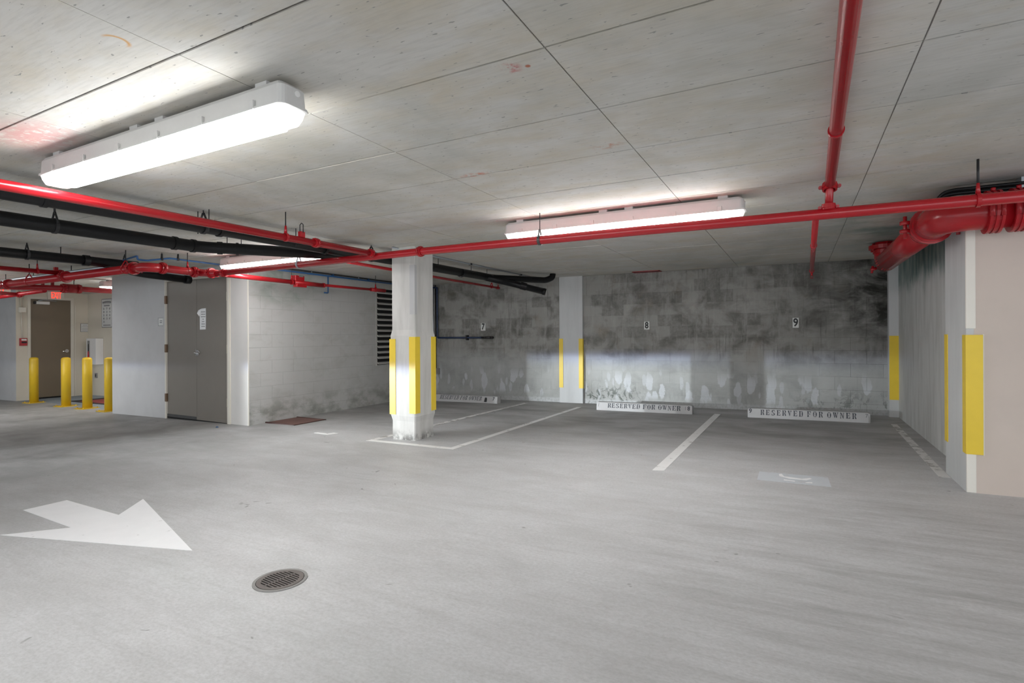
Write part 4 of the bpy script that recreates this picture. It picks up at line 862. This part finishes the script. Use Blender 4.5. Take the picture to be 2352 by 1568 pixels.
def stencil(word, mtx, parent, h, w, gap, mat='stencil_ink', slant=0.0):
    tot = sum((w * (1.25 if c == 'W' else 1.0) + gap) if c != ' ' else w * 0.62 for c in word) - gap; x = -tot / 2
    for c in word:
        if c == ' ': x += w * 0.62; continue
        cw = w * (1.25 if c == 'W' else 1.0); dy = random.uniform(-0.03, 0.03) * h
        bm = bmesh.new()
        for poly in GL[c]:
            vs = [bm.verts.new(mtx @ Vector((x + px * cw + slant * (py - 0.5) * h, (py - 0.5) * h + dy, 0))) for px, py in poly]
            bm.faces.new(vs)
        x += cw + gap
        build('letter', bm, mat, parent)
def wheel_stop(x0, x1, y, label):
    zf = gz((x0 + x1) / 2); H = 0.128; slope = 0.022
    t = thing('wheel_stop', label, 'wheel stop', ((x0 + x1) / 2, y + 0.07, zf))
    bm = bmesh.new(); prof = [(0.0, 0.0), (0.15, 0.0), (0.15, 0.035), (0.128, H - 0.006), (0.120, H), (0.030, H), (slope, H - 0.006), (0.0, 0.035)]; rows = []
    for x in (x0, x0 + 0.02, x1 - 0.02, x1):
        k = 0.012 if x in (x0, x1) else 0.0
        rows.append([bm.verts.new((x, y + min(max(q[0], k), 0.15 - k), gz(x) + (q[1] if q[1] < 0.05 else q[1] - k))) for q in prof])
    for A, B in zip(rows, rows[1:]):
        for i in range(8): bm.faces.new((A[i], A[(i + 1) % 8], B[(i + 1) % 8], B[i]))
    bm.faces.new(rows[0]); bm.faces.new(rows[-1][::-1]); build('concrete_block', bm, 'stop_concrete', t)
    up = Vector((0, slope, H - 0.041)).normalized(); rt = Vector((1, 0, GX)).normalized()
    def fm(x, v=0.52):
        hz = 0.035 + v * (H - 0.041); return frame_mtx((x, y + slope * v - 0.0016, gz(x) + hz), rt, up)
    return t, fm
t, fm = wheel_stop(-2.875, -1.385, 8.29, 'concrete wheel stop stencilled RESERVED FOR OWNER 18 under plate 8')
stencil('RESERVED FOR OWNER', fm(-2.12), t, 0.070, 0.054, 0.0125); text_mesh('numeral', '8', 0.082, 'stencil_ink', fm(-1.435), t, 0.9, 0.002); text_mesh('numeral', '1', 0.08, 'stencil_faint', fm(-1.482), t, 0.7); text_mesh('numeral', '/', 0.08, 'stencil_faint', fm(-2.84), t, 0.8)
t, fm = wheel_stop(-0.625, 0.83, 8.27, 'concrete wheel stop stencilled RESERVED FOR OWNER 9 near right wall')
stencil('RESERVED FOR OWNER', fm(0.110), t, 0.074, 0.047, 0.021); text_mesh('numeral', '9', 0.085, 'stencil_ink', fm(-0.59, 0.62), t, 1.0, 0.001); text_mesh('numeral', '7', 0.07, 'stencil_faint', fm(0.79, 0.6), t, 0.9)
t, fm = wheel_stop(-6.32, -4.83, 8.47, 'concrete wheel stop stencilled RESERVED FOR OWNER 7 behind the column')
stencil('RESERVED FOR OWNER', fm(-5.625), t, 0.075, 0.0445, 0.0105, slant=0.22); text_mesh('numeral', '7', 0.085, 'stencil_ink', fm(-4.905), t, 0.9, 0.001)
bm = bmesh.new(); m = fm(-5.07, 0.2); pts = [(-.03, -.03), (.025, -.032), (.03, .01), (.022, .05), (-.018, .052), (-.026, .0)]; bm.faces.new([bm.verts.new(m @ Vector((p[0], p[1], 0.0004))) for p in pts]); build('paint_smear', bm, 'ink', t)

# ---------------------------------------------------------------- floor markings
def flat(name, pts, mat, label=None, cat=None, parent=None, group=None, h=0.0016):
    bm = bmesh.new(); bm_prism(bm, [Vector((x, y, gz(x) + 0.0004)) for x, y in pts], (0, 0, h)); o = build(name, bm, mat, parent)
    if label: tag(o, label, cat, group)
    return o
flat('painted_arrow', [(-4.95, 1.755), (-4.173, 1.722), (-4.43, 1.455), (-3.047, 1.835), (-4.427, 2.29), (-4.169, 1.998), (-4.95, 2.018)], 'road_white', 'white direction arrow painted on floor pointing right', 'floor marking')
t = thing('parking_line', 'white painted outline around the freestanding column', 'floor marking', (-3.9, 4.8, gz(-3.9)))
flat('stripe', [(-4.52, 4.79), (-3.26, 4.765), (-3.26, 4.845), (-4.50, 4.865)], 'line_worn', parent=t)
flat('stripe', [(-4.52, 4.865), (-4.43, 4.866), (-4.33, 8.75), (-4.41, 8.75)], 'line_old', parent=t)
flat('stripe', [(-3.34, 4.847), (-3.26, 4.845), (-3.21, 8.5), (-3.29, 8.5)], 'line_worn', parent=t)
flat('parking_line', [(-1.125, 4.71), (-1.028, 4.735), (-1.005, 8.44), (-1.09, 8.46)], 'line_worn', 'white painted line between bays eight and nine', 'floor marking')
flat('parking_line', [(1.00, 5.40), (1.075, 5.40), (1.11, 8.25), (1.045, 8.25)], 'line_old', 'worn white line along foot of the right wall', 'floor marking')
flat('parking_line', [(0.92, 2.93), (1.7, 2.80), (1.7, 2.87), (0.92, 2.99)], 'line_old', 'faint worn white line at right edge of floor', 'floor marking')
t = thing('painted_patch', 'faded blue-grey painted patch with remains of a number', 'floor marking', (0.0, 4.9, gz(0)))
flat('ground_coat', [(-0.29, 4.74), (0.225, 4.735), (0.215, 5.04), (-0.29, 5.03)], 'patch_blue', parent=t)
flat('stroke', [(-0.14, 4.995), (-0.12, 5.015), (-0.10, 4.93), (0.03, 4.905), (0.085, 4.955), (0.10, 4.93), (0.06, 4.87), (-0.06, 4.87), (-0.135, 4.93)], 'road_white', parent=t, h=0.0026)
flat('stroke', [(-0.10, 4.80), (-0.02, 4.79), (-0.02, 4.815), (-0.10, 4.825)], 'road_white', parent=t, h=0.0026)
flat('stroke', [(0.05, 4.78), (0.10, 4.785), (0.10, 4.82), (0.06, 4.80)], 'road_white', parent=t, h=0.0026)
flat('painted_patch', [(-5.55, 4.93), (-5.28, 4.90), (-5.22, 5.03), (-5.32, 5.05), (-5.34, 4.97), (-5.54, 4.985)], 'line_worn', 'small faded white paint mark left of the column', 'floor marking')
flat('floor_coating', [(EX + 0.01, 5.40), (-14.2, 5.44), (-13.0, 5.33), (-12.1, 5.30), (-11.2, 5.22), (-10.63, 5.18), (-10.63, RC - 0.005), (EX + 0.01, RC - 0.005)], 'floor_blue', 'worn blue-grey floor coating in the exit recess', 'floor marking')

# ---------------------------------------------------------------- drain grate
dc = Vector((-2.262, 1.797)); dz = gz(dc.x); t = thing('floor_drain', 'round slotted iron drain grate set in the floor', 'drain', (dc.x, dc.y, dz))
bm = bmesh.new(); bm_ring(bm, (dc.x, dc.y, dz + 0.002), (GX * -1, 0, 1), 0.127, 0.112, 0.003, 40); build('rim', bm, 'iron_rim', t)
bm = bmesh.new(); bm_tube(bm, [(dc.x, dc.y, dz - 0.004), (dc.x, dc.y, dz + 0.0012)], 0.1125, 40); build('well', bm, 'void_black', t)
bm = bmesh.new(); bm_ring(bm, (dc.x, dc.y, dz + 0.003), (-GX, 0, 1), 0.109, 0.088, 0.003, 40)
ua = math.radians(84); u = Vector((math.cos(ua), math.sin(ua))); w = Vector((-u.y, u.x))
def bar(bm, c, du, dw):
    pts = [c + u * a * du + w * b * dw for a, b in ((-1, -1), (1, -1), (1, 1), (-1, 1))]
    bm_prism(bm, [Vector((p.x, p.y, gz(p.x) + 0.0005)) for p in pts], (0, 0, 0.0055))
build('grate_ring', bm, 'cast_iron', t)
bm = bmesh.new(); bar(bm, dc, 0.092, 0.0055); build('grate_spine', bm, 'cast_iron', t)
for i in range(-5, 7):
    s = (i - 0.5) * 0.0152; h = math.sqrt(max(0, 0.092 ** 2 - s * s)); bm = bmesh.new(); bar(bm, dc + u * s, 0.0034, h); build('grate_bar', bm, 'cast_iron', t)
# access plate by the block wall
bm = bmesh.new(); pts = [(-6.935, 5.32), (-6.31, 5.23), (-6.385, 5.80), (-6.94, 5.84)]
t = thing('access_plate', 'rusty steel access plate on floor against block wall', 'plate', (-6.6, 5.55, gz(-6.6)))
flat('plate', [(-6.935, 5.28), (-6.33, 5.28), (-6.33, 5.83), (-6.935, 5.83)], 'rust_plate', parent=t, h=0.010)
bm = bmesh.new()
for a, b, c, d in ((-6.94, -6.315, 5.265, 5.285), (-6.94, -6.315, 5.825, 5.845), (-6.335, -6.315, 5.265, 5.845)): bm_box(bm, a, b, c, d, gz(-6.6) - 0.006, gz(-6.6) + 0.013)
build('frame', bm, 'frame_rust', t)
# scrap on the floor
bm = bmesh.new(); bmesh.ops.create_icosphere(bm, subdivisions=1, radius=0.022)
for v in bm.verts: v.co *= random.uniform(0.6, 1.15); v.co.z *= 0.75
for v in bm.verts: v.co += Vector((-7.23, 4.71, gz(-7.23) + 0.012))
tag(build('floor_scrap', bm, 'scrap_blue'), 'tiny dark blue scrap lying in front of double door', 'litter')

# ---------------------------------------------------------------- bollards, mat and recess details
for i, (x, y, l) in enumerate(((-14.463, 5.32, 'yellow steel bollard farthest left, in front of the exit door'), (-12.89, 5.25, 'yellow steel bollard second from the left, by exit door handle'), (-11.988, 5.22, 'yellow steel bollard third from the left, before the red mat'), (-11.067, 5.165, 'yellow steel bollard nearest the grey stucco wall'))):
    z = gz(x); t = thing('bollard', l, 'bollard', (x, y, z), 'yellow bollards before the exit recess')
    bm = bmesh.new(); bm_tube(bm, [(x, y, z + 0.008), (x, y, z + 0.935), (x, y, z + 0.962), (x, y, z + 0.975)], [0.078, 0.078, 0.068, 0.035], 24); build('post', bm, 'yellow_bollard', t)
    bp = box('base_plate', x - 0.15, x + 0.15, y - 0.15, y + 0.15, z - 0.004, z + 0.012, 'yellow_bollard', t, 0.002)
    for sx in (-1, 1):
        for sy in (-1, 1): tube('anchor_bolt', [(x + 0.115 * sx, y + 0.115 * sy, z + 0.010), (x + 0.115 * sx, y + 0.115 * sy, z + 0.03)], 0.011, 'yellow_bollard', bp, 8)
t = thing('door_mat', 'red entrance mat with black border behind the bollards', 'mat', (-13.0, 6.1, gz(-13.0)))
flat('border', [(-14.0, 5.72), (-12.2, 5.66), (-12.2, 6.5), (-14.0, 6.5)], 'mat_border', parent=t, h=0.006)
flat('pile', [(-13.65, 5.80), (-12.3, 5.76), (-12.3, 6.4), (-13.65, 6.4)], 'mat_red', parent=t, h=0.010)
# fire alarm and box on the exit wall
t = thing('fire_alarm', 'red fire alarm pull station on beige wall left of exit door', 'alarm', (EX, 5.43, zr(-0.1)))
box('housing', EX, EX + 0.05, 5.385, 5.515, zr(-0.19), zr(-0.02), 'alarm_red', t, 0.006); box('pull_bar', EX + 0.05, EX + 0.07, 5.41, 5.50, zr(-0.13), zr(-0.095), 'ink', t, 0.004); box('label_plate', EX + 0.05, EX + 0.054, 5.41, 5.50, zr(-0.075), zr(-0.04), 'sign_white', t)
t = thing('junction_box', 'cream junction box with conduits left of exit door', 'junction box', (EX, 5.45, zr(0.60)))
box('housing', EX, EX + 0.06, 5.375, 5.495, zr(0.555), zr(0.67), 'box_cream', t, 0.006)
tube('conduit', [(EX + 0.02, 5.42, zr(0.56)), (EX + 0.02, 5.435, zr(-0.03))], 0.009, 'frame_cream', t, 8); tube('conduit', [(EX + 0.02, 5.41, zr(0.66)), (EX + 0.02, 5.41, zr(0.80)), (EX + 0.02, 5.38, CEIL)], 0.010, 'hinge_cream', t, 8); tube('conduit', [(EX + 0.02, 5.455, zr(0.66)), (EX + 0.02, 5.455, zr(0.80)), (EX + 0.02, 5.49, CEIL)], 0.010, 'hinge_cream', t, 8)
def exit_sign(label, org, right, w, h, body=True, chev=False):
    n = Vector(right).cross(Vector((0, 0, 1))).normalized(); o = Vector(org)
    t = thing('exit_sign', label, 'sign', tuple(o)); r = Vector(right).normalized()
    bm = bmesh.new(); a = o - r * w / 2 - Vector((0, 0, h / 2)); bm_prism(bm, [a, a + r * w, a + r * w + Vector((0, 0, h)), a + Vector((0, 0, h))], -n * 0.05 if body else -n * 0.02); build('housing', bm, 'box_cream', t)
    text_mesh('lettering', 'EXIT', h * 1.10, 'exit_red', frame_mtx(o + n * 0.002 - (r * w * 0.06 if chev else Vector()), right, (0, 0, 1)), t, w * 0.72 / (h * 1.10 * 2.3), 0.005)
    if chev: text_mesh('chevron', '>', h * 0.8, 'exit_red', frame_mtx(o + n * 0.002 + r * w * 0.43, right, (0, 0, 1)), t, 0.7, 0.003)
    return t
exit_sign('cream exit sign with red letters above the brown exit door', (EX + 0.055, 6.05, zr(0.975)), (0, 1, 0), 0.31, 0.20)
t = exit_sign('red-lettered exit sign with chevron cut by the left picture edge', (-13.3, 4.375, zr(0.93)), (0, 1, 0), 0.34, 0.14, True, True)
tube('hanger_rod', [(-13.325, 4.375, zr(0.99)), (-13.325, 4.375, CEIL)], 0.008, 'black_steel', t, 8)
t = thing('wall_sign', 'small framed notice on beige wall right of exit door', 'sign', (EX, 6.64, zr(0.12)))
box('plate', EX, EX + 0.008, 6.553, 6.715, zr(0.125), zr(0.325), 'sign_white', t); bm = bmesh.new()
for a, b, c, d in ((6.55, 6.718, 0.320, 0.328), (6.55, 6.718, 0.122, 0.130), (6.55, 6.557, 0.122, 0.328), (6.711, 6.718, 0.122, 0.328)): bm_box(bm, EX, EX + 0.010, a, b, zr(c), zr(d))
build('border', bm, 'ink_grey', t)
for i, z in enumerate((0.288, 0.250, 0.205, 0.178, 0.150)): box('print_line', EX + 0.006, EX + 0.0095, 6.575 + 0.012 * (i == 0), 6.70 - 0.012 * (i == 0), zr(z) - 0.004, zr(z) + 0.004, 'ink_grey', t)
t = thing('notice_board', 'tall white notice board with columns of numbers on recess wall', 'sign', (-14.43, RC, zr(0.23)))
bx0, bx1, bz0, bz1 = -14.66, -14.215, zr(0.232), zr(0.892)
box('panel', bx0, bx1, RC - 0.010, RC, bz0, bz1, 'sign_white', t); bm = bmesh.new()
for a, b, c, d in ((bx0 - .006, bx1 + .006, bz1 - .004, bz1 + .010), (bx0 - .006, bx1 + .006, bz0 - .010, bz0 + .004), (bx0 - .008, bx0, bz0, bz1), (bx1, bx1 + .006, bz0, bz1)): bm_box(bm, a, b, RC - 0.012, RC, c, d)
build('border', bm, 'ink_grey', t)
bmx = (bx0 + bx1) / 2; bm = bmesh.new()
x = bx0 + 0.03
while x < bx1 - 0.03: q = random.uniform(0.014, 0.028); u_ = (x - bmx) / (bx1 - bmx); bm_box(bm, x, x + q, RC - 0.0125, RC - 0.0095, bz1 - 0.085 - 0.018 * u_ * u_, bz1 - 0.045 - 0.018 * u_ * u_); x += q + 0.008
bm_box(bm, bx0 + 0.06, bx1 - 0.06, RC - 0.0125, RC - 0.0095, bz1 - 0.113, bz1 - 0.106); build('heading', bm, 'ink_grey', t)
box('print_line', bx0 + 0.09, bx1 - 0.10, RC - 0.0125, RC - 0.0095, bz1 - 0.165, bz1 - 0.140, 'ink_grey', t)
for r_, row in enumerate((('26', '77', '63'), ('10', '12', '14'), ('33', '42', '43'), ('40', '13', '47'), ('10',))):
    for c_, s_ in enumerate(row): text_mesh('numeral', s_, 0.07, 'ink_grey', frame_mtx((bx0 + 0.085 + c_ * 0.135, RC - 0.0115, bz1 - 0.225 - r_ * 0.078), (1, 0, 0), (0, 0, 1)), t, 0.9, 0.001)
box('print_line', bx0 + 0.06, bx1 - 0.06, RC - 0.0125, RC - 0.0095, bz0 + 0.035, bz0 + 0.055, 'ink_grey', t)
t = thing('extinguisher_cabinet', 'white fire extinguisher cabinet on recess wall behind bollards', 'cabinet', (-14.8, RC, zr(-0.65)))
box('body', -15.06, -14.62, RC - 0.16, RC, zr(-0.655), zr(-0.035), 'white_enamel', t, 0.008)
box('window_recess', -15.00, -14.90, RC - 0.1625, RC - 0.159, zr(-0.60), zr(-0.09), 'socket_grey', t)
tube('extinguisher', [(-14.945, RC - 0.164, zr(-0.58)), (-14.945, RC - 0.164, zr(-0.38)), (-14.945, RC - 0.164, zr(-0.34))], [0.022, 0.022, 0.01], 'alarm_red', t, 10)
tube('extinguisher_neck', [(-14.945, RC - 0.164, zr(-0.34)), (-14.945, RC - 0.164, zr(-0.17))], 0.010, 'ink', t, 8)
t = thing('outlet_box', 'small grey outlet box on recess wall below the cabinet', 'outlet', (-14.94, RC, zr(-0.95)))
box('cover', -14.98, -14.89, RC - 0.025, RC, zr(-0.99), zr(-0.87), 'socket_grey', t, 0.004); box('socket', -14.955, -14.915, RC - 0.028, RC - 0.02, zr(-0.96), zr(-0.90), 'ink', t)
